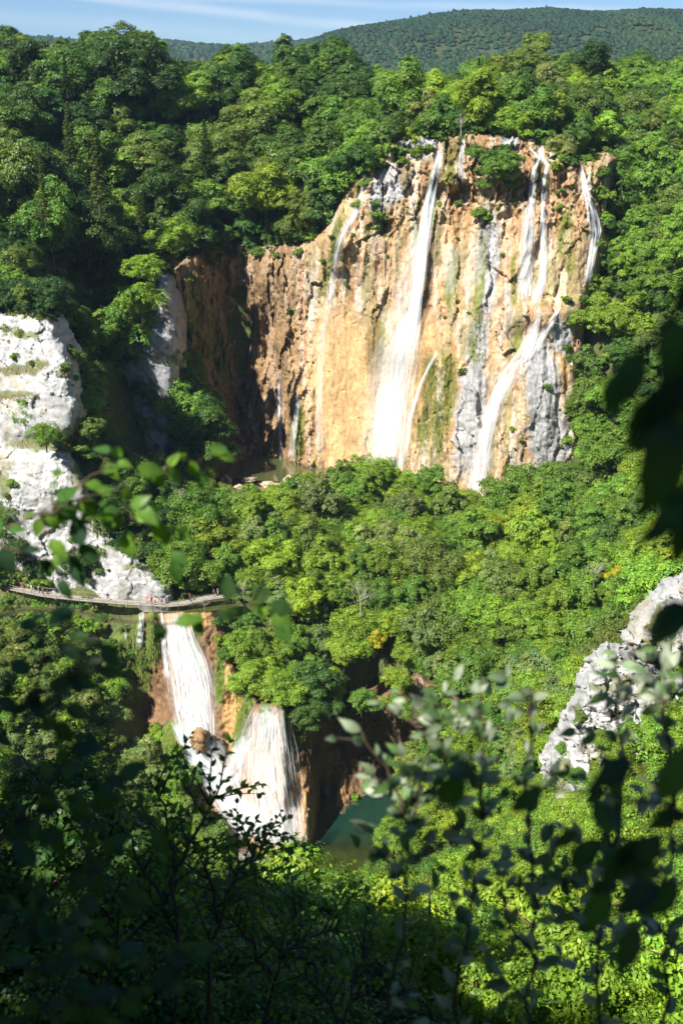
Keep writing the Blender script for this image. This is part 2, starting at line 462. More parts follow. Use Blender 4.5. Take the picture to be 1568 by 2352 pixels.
# great cliff: picture column, distance and row of its foot and of its lip
GC = np.array([[380,1030,276,640,282],[430,1040,282,610,290],[500,1060,290,592,298],[560,1072,292,588,300],[630,1062,282,588,292],[700,1060,276,585,284],
               [760,1065,271,520,276],[830,1075,268,395,277],[900,1085,264,345,276],[1000,1110,257,325,273],[1100,1145,251,318,270],[1200,1130,250,330,268],[1300,1090,250,375,266],[1400,1080,252,395,268]], float)
def great_line_top(px): return np.interp(px, GC[:, 0], GC[:, 4])
_tp = P(GC[:, 0], GC[:, 3], GC[:, 4])
LC = np.array([[180,1560,200,1790,196],[250,1480,202,1800,194],[330,1402,203,1795,190],[400,1400,203.5,1800,187],[480,1400,203.5,1830,185],[540,1540,198,1900,183],[600,1612,190,1950,180],[650,1615,189,1950,179.5],
               [700,1655,194,1925,183],[760,1645,198,1850,193],[860,1600,200,1832,196],[960,1560,198,1820,196],[1060,1610,193,1800,194],[1120,1680,188,1800,190]], float)
_lp = P(LC[:, 0], LC[:, 1], LC[:, 2])
mid += [tuple(p) for p in (P(LC[1:, 0], LC[1:, 1], LC[1:, 2] + 3.2) - np.array([0, 0, .2]))]
top += [tuple(p) for p in (P(GC[1:-1, 0], GC[1:-1, 3], GC[1:-1, 4] + 3.4) - np.array([0, 0, .4]))]
f_mid = rbf_fit(mid + right_slope + left_slope + low[24:34] + [(33,118,38),(42,135,42),(80,150,62)])
f_low = rbf_fit(low)
f_top = rbf_fit(top + right_slope + left_slope)

def ground_z(x, y):
    x = np.asarray(x, float); y = np.asarray(y, float)
    zm, zl, zt = f_mid(x, y), f_low(x, y), f_top(x, y)
    yt = np.interp(x, _tp[:, 0], _tp[:, 1]) + 2.2
    yl = np.interp(x, _lp[:, 0], _lp[:, 1]) + 2.0 + 11 * np.clip(1 - np.abs(x - 6.5) / 11, 0, 1) ** .5
    # outside the two cliffs the levels meet in an ordinary slope
    def past(x, a, b): return np.clip(np.maximum(a - x, x - b) / 14.0, 0, 1)
    wt = 1.0 + 34 * past(x, _tp[1, 0], _tp[-2, 0]); wl = 1.0 + 22 * past(x, _lp[1, 0], _lp[-2, 0])
    ht = np.clip((y - yt) / wt + .5, 0, 1); hl = np.clip((y - yl) / wl + .5, 0, 1)
    z = zl * (1 - hl) + zm * hl
    z = z * (1 - ht) + zt * ht
    far = np.clip((y - 380) / 120, 0, 1); side = np.clip((np.abs(x) - 120) / 120, 0, 1)
    z = z * (1 - far) + 124 * far
    z = np.where(side > 0, z * (1 - side) + np.where(y > 240, 124, np.where(y < 60, 124, 100)) * side, z)
    return z

def stretch_axis(core, outer):
    return np.r_[-np.array(outer)[::-1] + core[0], core, core[-1] + np.array(outer)]

gx = stretch_axis(np.arange(-118, 118.1, 1.6), [8, 20, 45, 90, 200, 500, 1200, 3000])
gy = np.r_[[-3000, -1200, -500, -200, -90], np.arange(-45, 400, 1.6), [408, 425, 450, 500, 600, 900, 1500, 3000, 5000]]
GX, GY = np.meshgrid(gx, gy, indexing='ij')
GZ = ground_z(GX, GY)
pn = np.stack([GX, GY, GZ], -1)
near = np.clip(1 - np.maximum(np.abs(GX) - 118, 0) / 40, 0, 1)
GZ = GZ + (fbm(np.stack([GX * .25, GY * .25, 0 * GX], -1), 3, 3) - .5) * 1.2 * near * (np.hypot(GX, GY) > 6)
wet = ((GX > -30) & (GX < 8) & (GY > 258) & (GY < 282) & (GZ < 42))
GZ = np.where(wet, np.minimum(GZ, POOL_Z - 0.9), GZ)
lakebed = (GX > -24) & (GX < 12) & (GY > 171.5 + 2.5 * np.sin(GX * .4)) & (GY < 198) & (GZ < 6)
GZ = np.where(lakebed, np.minimum(GZ, LAKE_Z - 0.8), GZ)
nx, ny = GX.shape
idx = np.arange(nx * ny).reshape(nx, ny)
gf = np.stack([idx[:-1, :-1], idx[1:, :-1], idx[1:, 1:], idx[:-1, 1:]], -1).reshape(-1, 4)
gv = np.stack([GX, GY, GZ], -1).reshape(-1, 3)
n1 = fbm(gv * .3, 4, 5)[:, None]
gc = np.array([.05, .085, .018]) * (1 - n1) + np.array([.10, .10, .035]) * n1
gc = np.where(wet.reshape(-1, 1), np.array([.20, .15, .05]) * (0.6 + .8 * n1), gc)
lb = lakebed.reshape(-1, 1)
gc = np.where(lb, np.array([.24, .17, .06]) * (0.5 + n1), gc)
ground = obj('ground', make_mesh('ground', gv, gf, M_ground, True, gc))
tag(ground, 'forest floor of the gorge, its terrace and the plateau above', kind='structure')

# ------------------------------------------------------------------ rock faces
def sdist(px, py, poly):
    """signed distance in picture units to an outline, positive inside"""
    d = np.full(px.shape, 1e9); ins = np.zeros(px.shape, bool)
    n = len(poly)
    for i in range(n):
        x0, y0 = poly[i]; x1, y1 = poly[(i+1) % n]
        ex, ey = x1-x0, y1-y0; l2 = ex*ex+ey*ey
        t = np.clip(((px-x0)*ex+(py-y0)*ey)/l2, 0, 1)
        d = np.minimum(d, np.hypot(px-x0-t*ex, py-y0-t*ey))
        c = ((y0 > py) != (y1 > py))
        with np.errstate(divide='ignore', invalid='ignore'):
            xi = x0 + (py-y0)/(y1-y0 if y1 != y0 else 1e-9)*ex
        ins ^= c & (px < xi)
    return np.where(ins, d, -d)

def relief(name, bbox, step, poly, D0fn, B, w, k, noisefn, colfn, mat, cut=40, ragged=6, lat=0):
    xs = np.arange(bbox[0], bbox[2] + .1, step); ys = np.arange(bbox[1], bbox[3] + .1, step)
    X, Y = np.meshgrid(xs, ys, indexing='ij')
    D0 = D0fn(X, Y)
    P0 = P(X, Y, D0)
    sd = sdist(X, Y, poly) + (fbm(P0 * .35, 4, 21) - .5) * 2 * ragged
    t = np.clip(sd / w, 0, 1)
    D = D0 + B * (1 - np.sqrt(np.clip(1 - (1 - t) ** 2, 0, 1))) + np.maximum(-sd, 0) * k
    D = D + noisefn(X, Y, P0)
    if lat:      # blocks also stand off sideways, so edges and outline break up
        q0 = P0 + 2.5 * (np.stack([fbm(P0 * .3, 2, 161), fbm(P0 * .3, 2, 162), fbm(P0 * .3, 2, 163)], -1) - .5)
        V = P(X + lat * (facets(q0 * .45, 165) + .5 * facets(q0 * 1.1, 167)), Y + lat * (facets(q0 * .45, 169) + .5 * facets(q0 * 1.1, 171)), D)
    else: V = P(X, Y, D)
    i = np.arange(X.size).reshape(X.shape)
    q = np.stack([i[:-1, :-1], i[:-1, 1:], i[1:, 1:], i[1:, :-1]], -1).reshape(-1, 4)
    keep = (sd.ravel()[q] > -cut).any(1)
    q = q[keep]
    col = colfn(X, Y, P0, sd).reshape(-1, 3)
    used = np.unique(q); remap = -np.ones(X.size, int); remap[used] = np.arange(len(used))
    me = make_mesh(name, V.reshape(-1, 3)[used], remap[q], mat, True, col[used])
    o = obj(name, me)
    o['kind'] = 'structure'
    return o, (xs, ys, D)

def sampler(grid):
    xs, ys, D = grid
    def f(px, py):
        px = np.asarray(px, float); py = np.asarray(py, float)
        i = np.clip((px-xs[0])/(xs[1]-xs[0]), 0, len(xs)-1.001); j = np.clip((py-ys[0])/(ys[1]-ys[0]), 0, len(ys)-1.001)
        a = i.astype(int); b = j.astype(int); u = i-a; v = j-b
        return D[a,b]*(1-u)*(1-v)+D[a+1,b]*u*(1-v)+D[a,b+1]*(1-u)*v+D[a+1,b+1]*u*v
    return f

def gaus(X, Y, lst):
    r = 0
    for (cx, cy, sx, sy, a) in lst:
        r = r + a * np.exp(-((X-cx)/sx)**2 - ((Y-cy)/sy)**2)
    return r

def soft(X, Y, lst, nz, amt=30):
    """0..1 cover of a set of stretched patches, edges broken by noise; each (x, y, rx, ry, slant)"""
    r = np.zeros(X.shape)
    for (cx, cy, rx, ry, sl) in lst:
        d = np.hypot((X - cx - sl * (Y - cy)) / rx, (Y - cy) / ry)
        r = np.maximum(r, np.clip((1.25 - d + (nz - .5) * amt / 20) * 2.2, 0, 1))
    return r

def mix(a, b, f):
    f = np.asarray(f)[..., None]; return a * (1 - f) + np.asarray(b) * f

def great_D0(X, Y):
    yb = np.interp(X, GC[:, 0], GC[:, 1]); db = np.interp(X, GC[:, 0], GC[:, 2])
    yt = np.interp(X, GC[:, 0], GC[:, 3]); dt = np.interp(X, GC[:, 0], GC[:, 4])
    s = (yb - Y) / (yb - yt)
    return db + (dt - db) * np.clip(s, -.3, 1.15) + gaus(X, Y, [
        (535,1060,60,55,-13), (455,960,40,90,-7), (690,960,34,130,-5), (650,800,25,160,-3), (610,640,60,50,-3), (555,800,50,170,8), (620,760,22,150,4), (640,900,14,120,2.5),
        (800,560,70,60,-4), (770,480,30,60,-2), (1120,395,200,30,-1.6), (1150,450,150,24,1.0), (905,480,60,60,-2), (880,520,30,22,3),
        (930,790,60,60,-3), (920,900,60,160,-2), (1250,720,80,40,-4), (1190,900,50,120,-2.5), (1260,930,55,140,-4), (1085,900,60,160,-2), (1335,560,40,130,-3), (1040,600,60,120,1.5)])

smooth_tan = [(785,900,75,190,0), (930,900,60,170,-.2)]
def great_noise(X, Y, p):
    x, y, z = p[..., 0], p[..., 1], p[..., 2]
    calm = 1 - .75 * soft(X, Y, smooth_tan, fbm(p * .3, 3, 2), 6)
    drap = ridged(np.stack([x * .42 + .6 * fbm(p * .15, 3, 9), y * .1, z * .045], -1), 3, 31) - .5
    big = fbm(np.stack([x * .16, y * .16, z * .10], -1), 4, 33) - .5
    blk = np.abs(fbm(np.stack([x * .5, y * .5, z * .35], -1), 4, 35, .6) - .5)
    fine = fbm(np.stack([x * 1.3, y, z * .8], -1), 3, 37) - .5
    upper = np.clip((560 - Y) / 110, 0, 1) * (X > 820) + .6 * (X < 720)
    holes = np.clip(vnoise(np.stack([x * .30, y * .1, z * .22], -1), 41) - .62, 0, 1) * 9 * upper
    wv = np.stack([x, y, z], -1) + 3.0 * (np.stack([fbm(p * .2, 3, 61), fbm(p * .2, 3, 62), fbm(p * .2, 3, 63)], -1) - .5)
    f1 = facets(wv * np.array([.19, .12, .055]), 65); f2 = facets(wv * np.array([.50, .4, .13]), 67); f3 = facets(wv * np.array([1.3, 1.0, .42]), 69)
    rough = .28 + .95 * upper
    return calm * (-1.1 * drap + 2.6 * big + (1.3 + .8 * upper) * f1 + rough * (1.5 * f2 + .6 * f3) + (1.0 + 3.0 * upper) * (blk - .1) + .5 * fine + holes)

def great_col(X, Y, p, sd):
    x, y, z = p[..., 0], p[..., 1], p[..., 2]
    n1 = fbm(np.stack([x * .22, y * .2, z * .10], -1), 4, 51); n2 = fbm(np.stack([x * .8, y * .5, z * .18], -1), 4, 53)
    n3 = fbm(p * .5, 4, 55); st = fbm(np.stack([x * 1.1, y * .3, z * .05], -1), 3, 57)
    c = np.ones(X.shape + (3,)) * np.array([.42, .275, .15])
    c = mix(c, [.50, .385, .265], np.clip((n1 - .48) * 6, 0, 1))
    c = mix(c, [.34, .195, .09], np.clip((n2 - .54) * 6, 0, 1) * .8)
    c = mix(c, [.21, .115, .05], np.clip((n3 - .60) * 8, 0, 1) * .8)
    c = mix(c, [.42, .40, .35], np.clip((st - .52) * 8, 0, 1) * .7)
    c = mix(c, [.24, .20, .085], np.clip((fbm(np.stack([x * .6, y * .3, z * .035], -1), 3, 59) - .525) * 9, 0, 1) * .75)
    c = mix(c, [.30, .15, .06], np.clip((fbm(np.stack([x * .9, y * .3, z * .03], -1), 3, 64) - .58) * 10, 0, 1) * .7)
    upper = np.clip((560 - Y) / 160, 0, 1) * (X > 830)
    c = mix(c, [.22, .13, .06], upper * np.clip((n2 - .42) * 5, 0, 1) * .85)
    c = mix(c, [.52, .335, .155], soft(X, Y, smooth_tan, n1, 8) * .75)
    c = mix(c, [.42, .25, .105], soft(X, Y, smooth_tan, n1, 8) * np.clip((st - .52) * 7, 0, 1) * .7)
    rec = np.clip((700 - X) / 40, 0, 1)                    # recess of brown travertine, its shade also painted darker into the colour
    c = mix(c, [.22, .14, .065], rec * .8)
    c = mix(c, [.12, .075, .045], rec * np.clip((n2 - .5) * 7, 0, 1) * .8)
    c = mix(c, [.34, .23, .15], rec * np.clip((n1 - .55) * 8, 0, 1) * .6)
    grey = soft(X, Y, [(1118,600,26,110,-.05), (1095,800,24,70,-.1), (1080,950,34,140,-.12), (1245,890,40,120,.15), (1265,1010,48,70,.1), (898,420,44,46,0), (965,332,44,30,0), (1172,328,22,24,0), (1290,770,26,36,0), (870,450,20,60,0)], n3, 16)
    c = mix(c, np.array([.33, .325, .32]), grey)
    c = mix(c, [.22, .22, .225], grey * np.clip((st - .5) * 6, 0, 1) * .7)
    moss = soft(X, Y, [(1000,930,40,130,-.15), (775,545,16,60,-.3), (745,640,12,40,-.2), (1035,640,12,60,-.1), (1100,660,12,120,-.1), (445,730,20,90,.1), (425,830,10,70,0), (500,800,22,80,.25), (685,990,16,60,0),
                       (1035,370,22,50,-.1), (1240,410,16,36,0), (1300,560,18,70,0), (990,470,10,60,0), (1090,780,14,50,0), (955,520,8,60,-.1), (1180,640,8,60,0), (830,420,14,40,-.2), (1190,790,10,40,0), (870,760,12,60,.1)], n2, 18)
    c = mix(c, np.array([.135, .15, .03]), moss * np.clip((n2 - .25) * 3, 0, 1) * .92)
    c = mix(c, [.13, .095, .03], soft(X, Y, [(1040,350,28,30,0), (930,400,14,40,0), (1235,400,14,30,0), (860,800,20,70,0)], n3, 14) * .8)
    return c

great_poly = [(385,640),(430,585),(520,560),(640,560),(720,560),(765,500),(830,380),(880,330),(960,308),(1060,306),(1150,306),(1240,325),(1300,365),(1400,370),(1402,560),(1350,690),
              (1330,900),(1345,1110),(1250,1130),(1150,1180),(1050,1170),(860,1120),(700,1100),(560,1110),(480,1095),(385,1060)]
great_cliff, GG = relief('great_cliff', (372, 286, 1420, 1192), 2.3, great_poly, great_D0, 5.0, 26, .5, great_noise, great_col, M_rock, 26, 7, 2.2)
tag(great_cliff, 'tall ochre travertine cliff behind the great waterfall, grey and mossy in streaks')
great_depth = sampler(GG)

def white_noise_fn(seed, amp=1.0):
    def f(X, Y, p):
        x, y, z = p[..., 0], p[..., 1], p[..., 2]
        big = fbm(np.stack([x * .10, y * .10, z * .10], -1), 4, seed) - .5
        wv = np.stack([x, y, z], -1) + 3.5 * (np.stack([fbm(p * .22, 3, 61), fbm(p * .22, 3, 62), fbm(p * .22, 3, 63)], -1) - .5)
        bd = wv + np.stack([0 * x, 0 * x, .35 * x], -1)
        f1 = facets(bd * np.array([.10, .10, .16]), seed + 2); f2 = facets(bd * np.array([.26, .25, .55]), seed + 4)
        f3 = facets(wv * np.array([.9, .8, 1.0]), seed + 6)
        smoothz = .15 + .85 * np.clip((fbm(p * .11, 3, seed + 9) - .46) * 7, 0, 1)
        return amp * (2.6 * big + 1.25 * f1 + smoothz * (1.0 * f2 + .6 * f3 + .3 * facets(wv * 2.2, seed + 11)) + .6 * (fbm(p * .8, 4, seed + 8) - .5))
    return f

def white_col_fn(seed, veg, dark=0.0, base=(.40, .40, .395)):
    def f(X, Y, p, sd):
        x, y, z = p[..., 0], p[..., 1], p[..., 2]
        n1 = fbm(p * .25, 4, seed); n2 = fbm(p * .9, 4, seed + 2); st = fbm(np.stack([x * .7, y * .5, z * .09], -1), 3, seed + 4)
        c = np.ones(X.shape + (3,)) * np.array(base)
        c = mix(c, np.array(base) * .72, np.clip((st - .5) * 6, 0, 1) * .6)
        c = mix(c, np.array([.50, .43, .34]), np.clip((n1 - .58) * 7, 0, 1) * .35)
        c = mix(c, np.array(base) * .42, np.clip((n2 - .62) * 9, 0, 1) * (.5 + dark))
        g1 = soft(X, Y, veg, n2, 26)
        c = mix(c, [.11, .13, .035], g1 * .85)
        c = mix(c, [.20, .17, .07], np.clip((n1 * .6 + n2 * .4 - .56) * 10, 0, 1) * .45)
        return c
    return f

wpoly = [(-170,690),(10,716),(45,712),(100,716),(128,752),(150,800),(172,850),(186,930),(172,985),(150,1012),(172,1060),(200,1120),(215,1180),(262,1240),(330,1292),(388,1342),(402,1400),(300,1425),(-170,1425)]
def white_D0(X, Y):
    return np.interp(Y, [690, 800, 950, 1030, 1060, 1250, 1330, 1400, 1430], [231, 226, 221.5, 220, 217.5, 215.5, 214.5, 214, 214]) - X * .018 + gaus(X, Y, [(120,870,60,80,-2.5), (60,1130,80,60,-2), (330,1330,80,50,-.5), (100,1010,60,14,1.5)])
white_cliff, WG = relief('white_cliff', (-180, 680, 440, 1430), 2.6, wpoly, white_D0, 4.5, 28, .45, white_noise_fn(71, .55),
    white_col_fn(73, [(40,850,50,12,0),(90,835,30,9,0),(20,905,60,7,.3),(150,850,20,16,0),(90,1020,60,16,0),(190,1090,20,40,0),(10,1110,14,30,0),(60,770,30,10,0),(225,1200,16,30,0),(260,1250,24,10,0),(300,1300,18,10,0)]), M_white, 30, 6, 3)
tag(white_cliff, 'bright white limestone cliff rising left of the boardwalk')
white_depth = sampler(WG)

gpoly = [(150,1000),(225,915),(255,850),(300,790),(345,700),(352,620),(392,640),(412,760),(410,1020),(380,1070),(160,1070)]
def grey_D0(X, Y):
    return np.interp(Y, [600, 760, 1000, 1080], [276, 266, 262, 260]) + (330 - X) * .03 * (X < 330) + gaus(X, Y, [(330,800,60,60,-2), (270,960,40,60,1.5)])
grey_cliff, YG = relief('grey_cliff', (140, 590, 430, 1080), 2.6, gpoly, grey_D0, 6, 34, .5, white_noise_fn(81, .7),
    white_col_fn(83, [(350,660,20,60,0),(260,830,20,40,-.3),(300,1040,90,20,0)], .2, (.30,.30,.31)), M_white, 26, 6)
tag(grey_cliff, 'shaded grey limestone wall under the trees left of the travertine recess')
grey_depth = sampler(YG)

r1 = [(1700,1300),(1600,1326),(1530,1350),(1482,1400),(1456,1446),(1450,1486),(1475,1512),(1530,1506),(1600,1520),(1700,1520)]
upper_outcrop, R1G = relief('upper_outcrop', (1430, 1290, 1700, 1540), 2.6, r1, lambda X, Y: 146 + (1540 - Y) * .045 + 0 * X, 3, 20, .45, white_noise_fn(91, 1.7),
    white_col_fn(93, [(1520,1480,40,12,0),(1500,1420,10,30,-.4)], .15, (.42,.42,.41)), M_white, 22, 8, 9)
tag(upper_outcrop, 'pale limestone outcrop at the right edge, the upper one of two')
r2 = [(1700,1550),(1520,1566),(1480,1540),(1425,1500),(1396,1498),(1374,1530),(1352,1560),(1328,1625),(1306,1662),(1290,1700),(1262,1765),(1280,1850),(1340,1930),(1440,2010),(1700,2060)]
def r2_D0(X, Y): return 132 + (1860 - Y) * .035 + gaus(X, Y, [(1440,1620,60,60,-2.5), (1500,1760,50,80,-2)])
right_outcrop, R2G = relief('right_outcrop', (1240, 1480, 1700, 2070), 2.6, r2, r2_D0, 3.5, 22, .4, white_noise_fn(95, 1.7),
    white_col_fn(97, [(1440,1560,50,10,.2),(1330,1640,14,16,0),(1500,1600,50,12,0),(1380,1580,30,8,0),(1420,1640,26,8,0),(1290,1790,20,60,0)], .15, (.42,.42,.41)), M_white, 24, 10, 9)
tag(right_outcrop, 'white limestone ridge stepping down the right side above the shrubs')
r2_depth = sampler(R2G)

lpoly = [(232,1500),(262,1462),(300,1425),(335,1398),(490,1396),(520,1450),(548,1545),(600,1614),(652,1612),(700,1655),(760,1640),(860,1595),(960,1545),(1060,1600),(1110,1680),(1060,1900),(900,1990),(560,2060),(300,1990),(215,1800)]
def low_D0(X, Y):
    yt = np.interp(X, LC[:, 0], LC[:, 1]); dt = np.interp(X, LC[:, 0], LC[:, 2]); yb = np.interp(X, LC[:, 0], LC[:, 3]); db = np.interp(X, LC[:, 0], LC[:, 4])
    s = np.clip((yb - Y) / (yb - yt), -.25, 1.1)
    return db + (dt - db) * s + gaus(X, Y, [(320,1620,75,110,9), (870,1735,110,80,8), (760,1790,26,70,5), (705,1880,17,100,-4.5), (700,1740,24,50,-2), (395,1700,38,42,-5), (458,1690,16,22,-2.5),
        (350,1450,14,60,-1.6), (318,1450,10,50,-1.2), (455,1440,18,60,-.6), (560,1650,20,60,-2), (775,1810,20,60,-3), (640,1800,50,110,-2), (520,1600,16,60,-1.5), (740,1850,12,70,3), (250,1560,30,60,-3)])
def low_noise(X, Y, p):
    x, y, z = p[..., 0], p[..., 1], p[..., 2]
    drap = ridged(np.stack([x * .55 + .5 * fbm(p * .2, 3, 9), y * .1, z * .07], -1), 3, 131) - .5
    big = fbm(p * .2, 4, 133) - .5; blk = np.abs(fbm(p * .6, 4, 135) - .5)
    return -1.2 * drap + 2.4 * big + 2.2 * (blk - .1) + .6 * (fbm(p * 1.6, 3, 137) - .5)
def low_col(X, Y, p, sd):
    n1 = fbm(p * .3, 4, 141); n2 = fbm(p * np.array([.9, .6, .25]), 4, 143); n3 = fbm(p * .7, 3, 145)
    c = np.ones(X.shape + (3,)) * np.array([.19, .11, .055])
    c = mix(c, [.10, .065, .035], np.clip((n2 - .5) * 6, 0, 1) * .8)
    c = mix(c, [.075, .055, .035], soft(X, Y, [(880,1710,130,90,0)], n1, 10) * .8)  # shade of the cave painted in as a dark patch
    tan = soft(X, Y, [(620,1830,80,110,0), (535,1640,24,120,.1), (770,1800,26,70,0), (705,1880,18,110,0), (455,1690,18,22,0), (430,1420,60,30,0)], n1, 10)
    c = mix(c, [.42, .245, .10], tan * .85)
    c = mix(c, [.24, .14, .06], tan * np.clip((n2 - .52) * 7, 0, 1) * .7)
    moss = soft(X, Y, [(318,1450,14,60,0), (352,1460,16,70,0), (455,1425,10,40,0), (395,1700,40,40,0), (555,1660,14,70,-.3), (300,1500,60,60,0), (505,1560,12,60,0), (450,1520,10,60,.1), (610,1640,12,40,0), (660,1680,10,50,.2)], n3, 12)
    c = mix(c, [.10, .15, .028], moss * .9)
    c = mix(c, [.46, .44, .42], soft(X, Y, [(562,1565,22,22,.3), (1075,1640,16,30,0)], n3, 10))
    return c
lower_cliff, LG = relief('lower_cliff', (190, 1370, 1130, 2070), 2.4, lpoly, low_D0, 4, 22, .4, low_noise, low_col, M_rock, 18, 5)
tag(lower_cliff, 'dark brown travertine barrier with hollows behind the lower waterfalls')
low_depth = sampler(LG)

# ------------------------------------------------------------------ water
def sheet(name, pts_px, z, mat, res=0.7, label=None, wob=0.4):
    """a level water surface inside an outline given in the picture"""
    D = np.array([D_at_z(py, z) for _, py in pts_px]); W = P(np.array([p[0] for p in pts_px]), np.array([p[1] for p in pts_px]), D)[:, :2]
    bm = bmesh.new(); vs = [bm.verts.new((x, y, z)) for x, y in W]
    bm.faces.new(vs); bmesh.ops.triangulate(bm, faces=bm.faces[:])
    me = bpy.data.meshes.new(name); bm.to_mesh(me); bm.free(); me.materials.append(mat)
    o = obj(name, me); tag(o, label, kind='structure'); return o

M_pool = pool_material('pool_water', (.55, .68, .40), (.15, .17, .06), .72, 1.2, .12)
M_lake = pool_material('lake_water', (.62, .78, .50), (.02, .085, .060), .72, .8, .16, (178, 186))
sheet('upper_pool', [(470,1100),(520,1062),(600,1050),(700,1040),(820,1045),(900,1060),(900,1104),(760,1104),(690,1108),(600,1104),(540,1098)], POOL_Z, M_pool, label='shallow green pool at the foot of the great cliff')
sheet('lake', [(430,1800),(560,1790),(700,1770),(900,1780),(1010,1800),(1010,2160),(430,2160)], LAKE_Z, M_lake, label='turquoise lake below the lower waterfalls, amber in the shallows')

def fall(name, label, path, depth, off, n, wid, veil=.35, seed=0, group=None, spread=1.0, wander=2.0, short=.32, alpha=.85, fray=0.0):
    """path: (px, py, half width in picture units); hundreds of thin strands plus a broken veil, following the rock at a small distance"""
    R = np.random.default_rng(seed + 100)
    path = np.array(path, float)
    py0, py1 = path[0, 1], path[-1, 1]
    top_p = P(path[0, 0], path[0, 1], float(depth(path[0, 0], path[0, 1])) - off)
    root = empty(name, tuple(P(path[-1, 0], path[-1, 1], float(depth(path[-1, 0], path[-1, 1])) - off)), 0, label, 'waterfall', group)
    S = 14
    t = np.linspace(0, 1, S)
    V = []; F = []; A = []; ST = []
    base = 0
    def surf(px, py):
        d = depth(px, py)
        # water falls clear of the rock: the nearest rock above it decides how far out it runs
        k = np.minimum.accumulate(d + 0.0) if False else d
        return k
    smooth_k = np.ones(9) / 9; k5 = np.ones(5) / 5
    for i in range(int(n * 2.2)):
        u = np.clip(R.normal(0, .52), -1.15, 1.15) * spread if R.random() < .75 else R.uniform(-1, 1)
        ll = R.uniform(.06, short); a0 = R.uniform(-.02, 1 - ll * .6); a0 = max(0, a0); a1 = min(1, a0 + ll)
        tt = a0 + (a1 - a0) * t
        py = py0 + (py1 - py0) * tt
        cx = np.interp(py, path[:, 1], path[:, 0]); hw = np.interp(py, path[:, 1], path[:, 2])
        px = cx + u * hw + (vnoise(np.stack([tt * 5 + i * .01, tt * 0 + i * .7, tt * 0], -1), 5) - .5) * wander
        D = surf(px, py)
        D = np.convolve(np.pad(D, 2, 'edge'), k5, 'valid') - off - R.uniform(0, .6)
        C = P(px, py, D)
        w = wid * R.uniform(.5, 2.0) * (0.55 + .45 * np.sin(np.pi * np.clip(t * 1.0, 0.05, .95)))
        V.append(C + np.stack([-w / 2, w * 0, w * 0], -1)); V.append(C + np.stack([w / 2, w * R.uniform(-.4, .4), w * 0], -1))
        fade = np.clip(np.minimum(t, 1 - t) * 3, 0, 1) ** .8
        al = alpha * R.uniform(.10, .55) * fade
        A += [al, al]
        ln = np.cumsum(np.r_[0, np.linalg.norm(np.diff(C, axis=0), axis=1)])
        for uu in (0, 1): ST.append(np.stack([uu * .6 + i * 3.7 + 0 * ln, ln * .35, ln * 0], -1))
        b = base + np.arange(S - 1)
        F.append(np.stack([b, b + 1, b + 1 + S, b + S], -1)); base += 2 * S
    me = make_mesh('strands', np.concatenate(V) - np.array(root.location), np.concatenate(F), M_fall, True, fattr={'alpha': np.concatenate(A)}, vattr={'st': np.concatenate(ST)})
    s = obj('strands', me, root); s['kind'] = 'stuff'
    if veil > 0:
        U = 17; rows = 60
        tt = np.linspace(0, 1, rows); py = py0 + (py1 - py0) * tt
        cx = np.interp(py, path[:, 1], path[:, 0]); hw = np.interp(py, path[:, 1], path[:, 2]) * 1.1
        uu = np.linspace(-1, 1, U)
        PX = cx[:, None] + uu[None] * hw[:, None]; PY = py[:, None] + 0 * PX
        D = depth(PX, PY)
        for c in range(U): D[:, c] = np.convolve(np.pad(D[:, c], 4, 'edge'), smooth_k, 'valid')
        D = D - off * .8
        C = P(PX, PY, D)
        al = min(1.0, veil * 1.25) * (1 - np.abs(uu[None]) ** 2) * np.clip(np.minimum(tt, 1 - tt) * 12, 0.1, 1)[:, None]
        st = np.stack([uu[None] * hw[:, None] * .1 * 2.6 + seed * 3, (py - py0)[:, None] * .035 + 0 * PX, 0 * PX], -1)
        ii = np.arange(rows * U).reshape(rows, U)
        q = np.stack([ii[:-1, :-1], ii[1:, :-1], ii[1:, 1:], ii[:-1, 1:]], -1).reshape(-1, 4)
        me = make_mesh('veil', C.reshape(-1, 3) - np.array(root.location), q, M_fall, True, fattr={'alpha': al.ravel()}, vattr={'st': st.reshape(-1, 3)})
        obj('veil', me, root)
    return root

GD = lambda px, py: great_depth(px, py)
LD = lambda px, py: low_depth(px, py)
fall('waterfall', 'tallest white waterfall plunging down the middle of the ochre cliff',
     [(1014,328,6),(1003,380,9),(992,430,9),(980,490,11),(970,560,12),(962,640,13),(952,715,15),(937,760,28),(920,820,34),(905,900,37),(895,980,40),(884,1090,38)], GD, 1.1, 240, .20, .62, 1, wander=7)
fall('waterfall', 'wide soft spray drifting left of the tallest waterfall',
     [(972,500,14),(945,600,26),(925,720,34),(890,830,44),(875,940,46),(868,1060,46)], GD, 1.4, 60, .20, .28, 2, wander=12, alpha=.25)
fall('waterfall', 'long white waterfall sweeping down the right side of the cliff in a slanting curve',
     [(1214,690,9),(1232,720,10),(1222,770,12),(1195,820,17),(1165,870,20),(1135,930,18),(1115,1000,17),(1100,1080,20),(1090,1150,22)], GD, 1.0, 110, .18, .58, 3)
fall('waterfall', 'short slanting cascade joining the right waterfall over grey rock',
     [(1285,705,5),(1260,750,9),(1232,790,11),(1205,830,12)], GD, .9, 46, .16, .6, 4)
fall('waterfall', 'twin mossy trickle from the right lip splitting over a green boss, left arm',
     [(1214,338,3),(1228,352,5),(1236,365,5),(1226,390,5),(1221,420,8),(1220,470,8)], GD, 1.1, 60, .18, .5, 5)
fall('waterfall', 'short right arm of the split trickle beside the mossy boss',
     [(1245,335,4),(1244,360,5),(1256,380,5),(1248,410,5),(1247,460,8)], GD, 1.1, 50, .18, .5, 6)
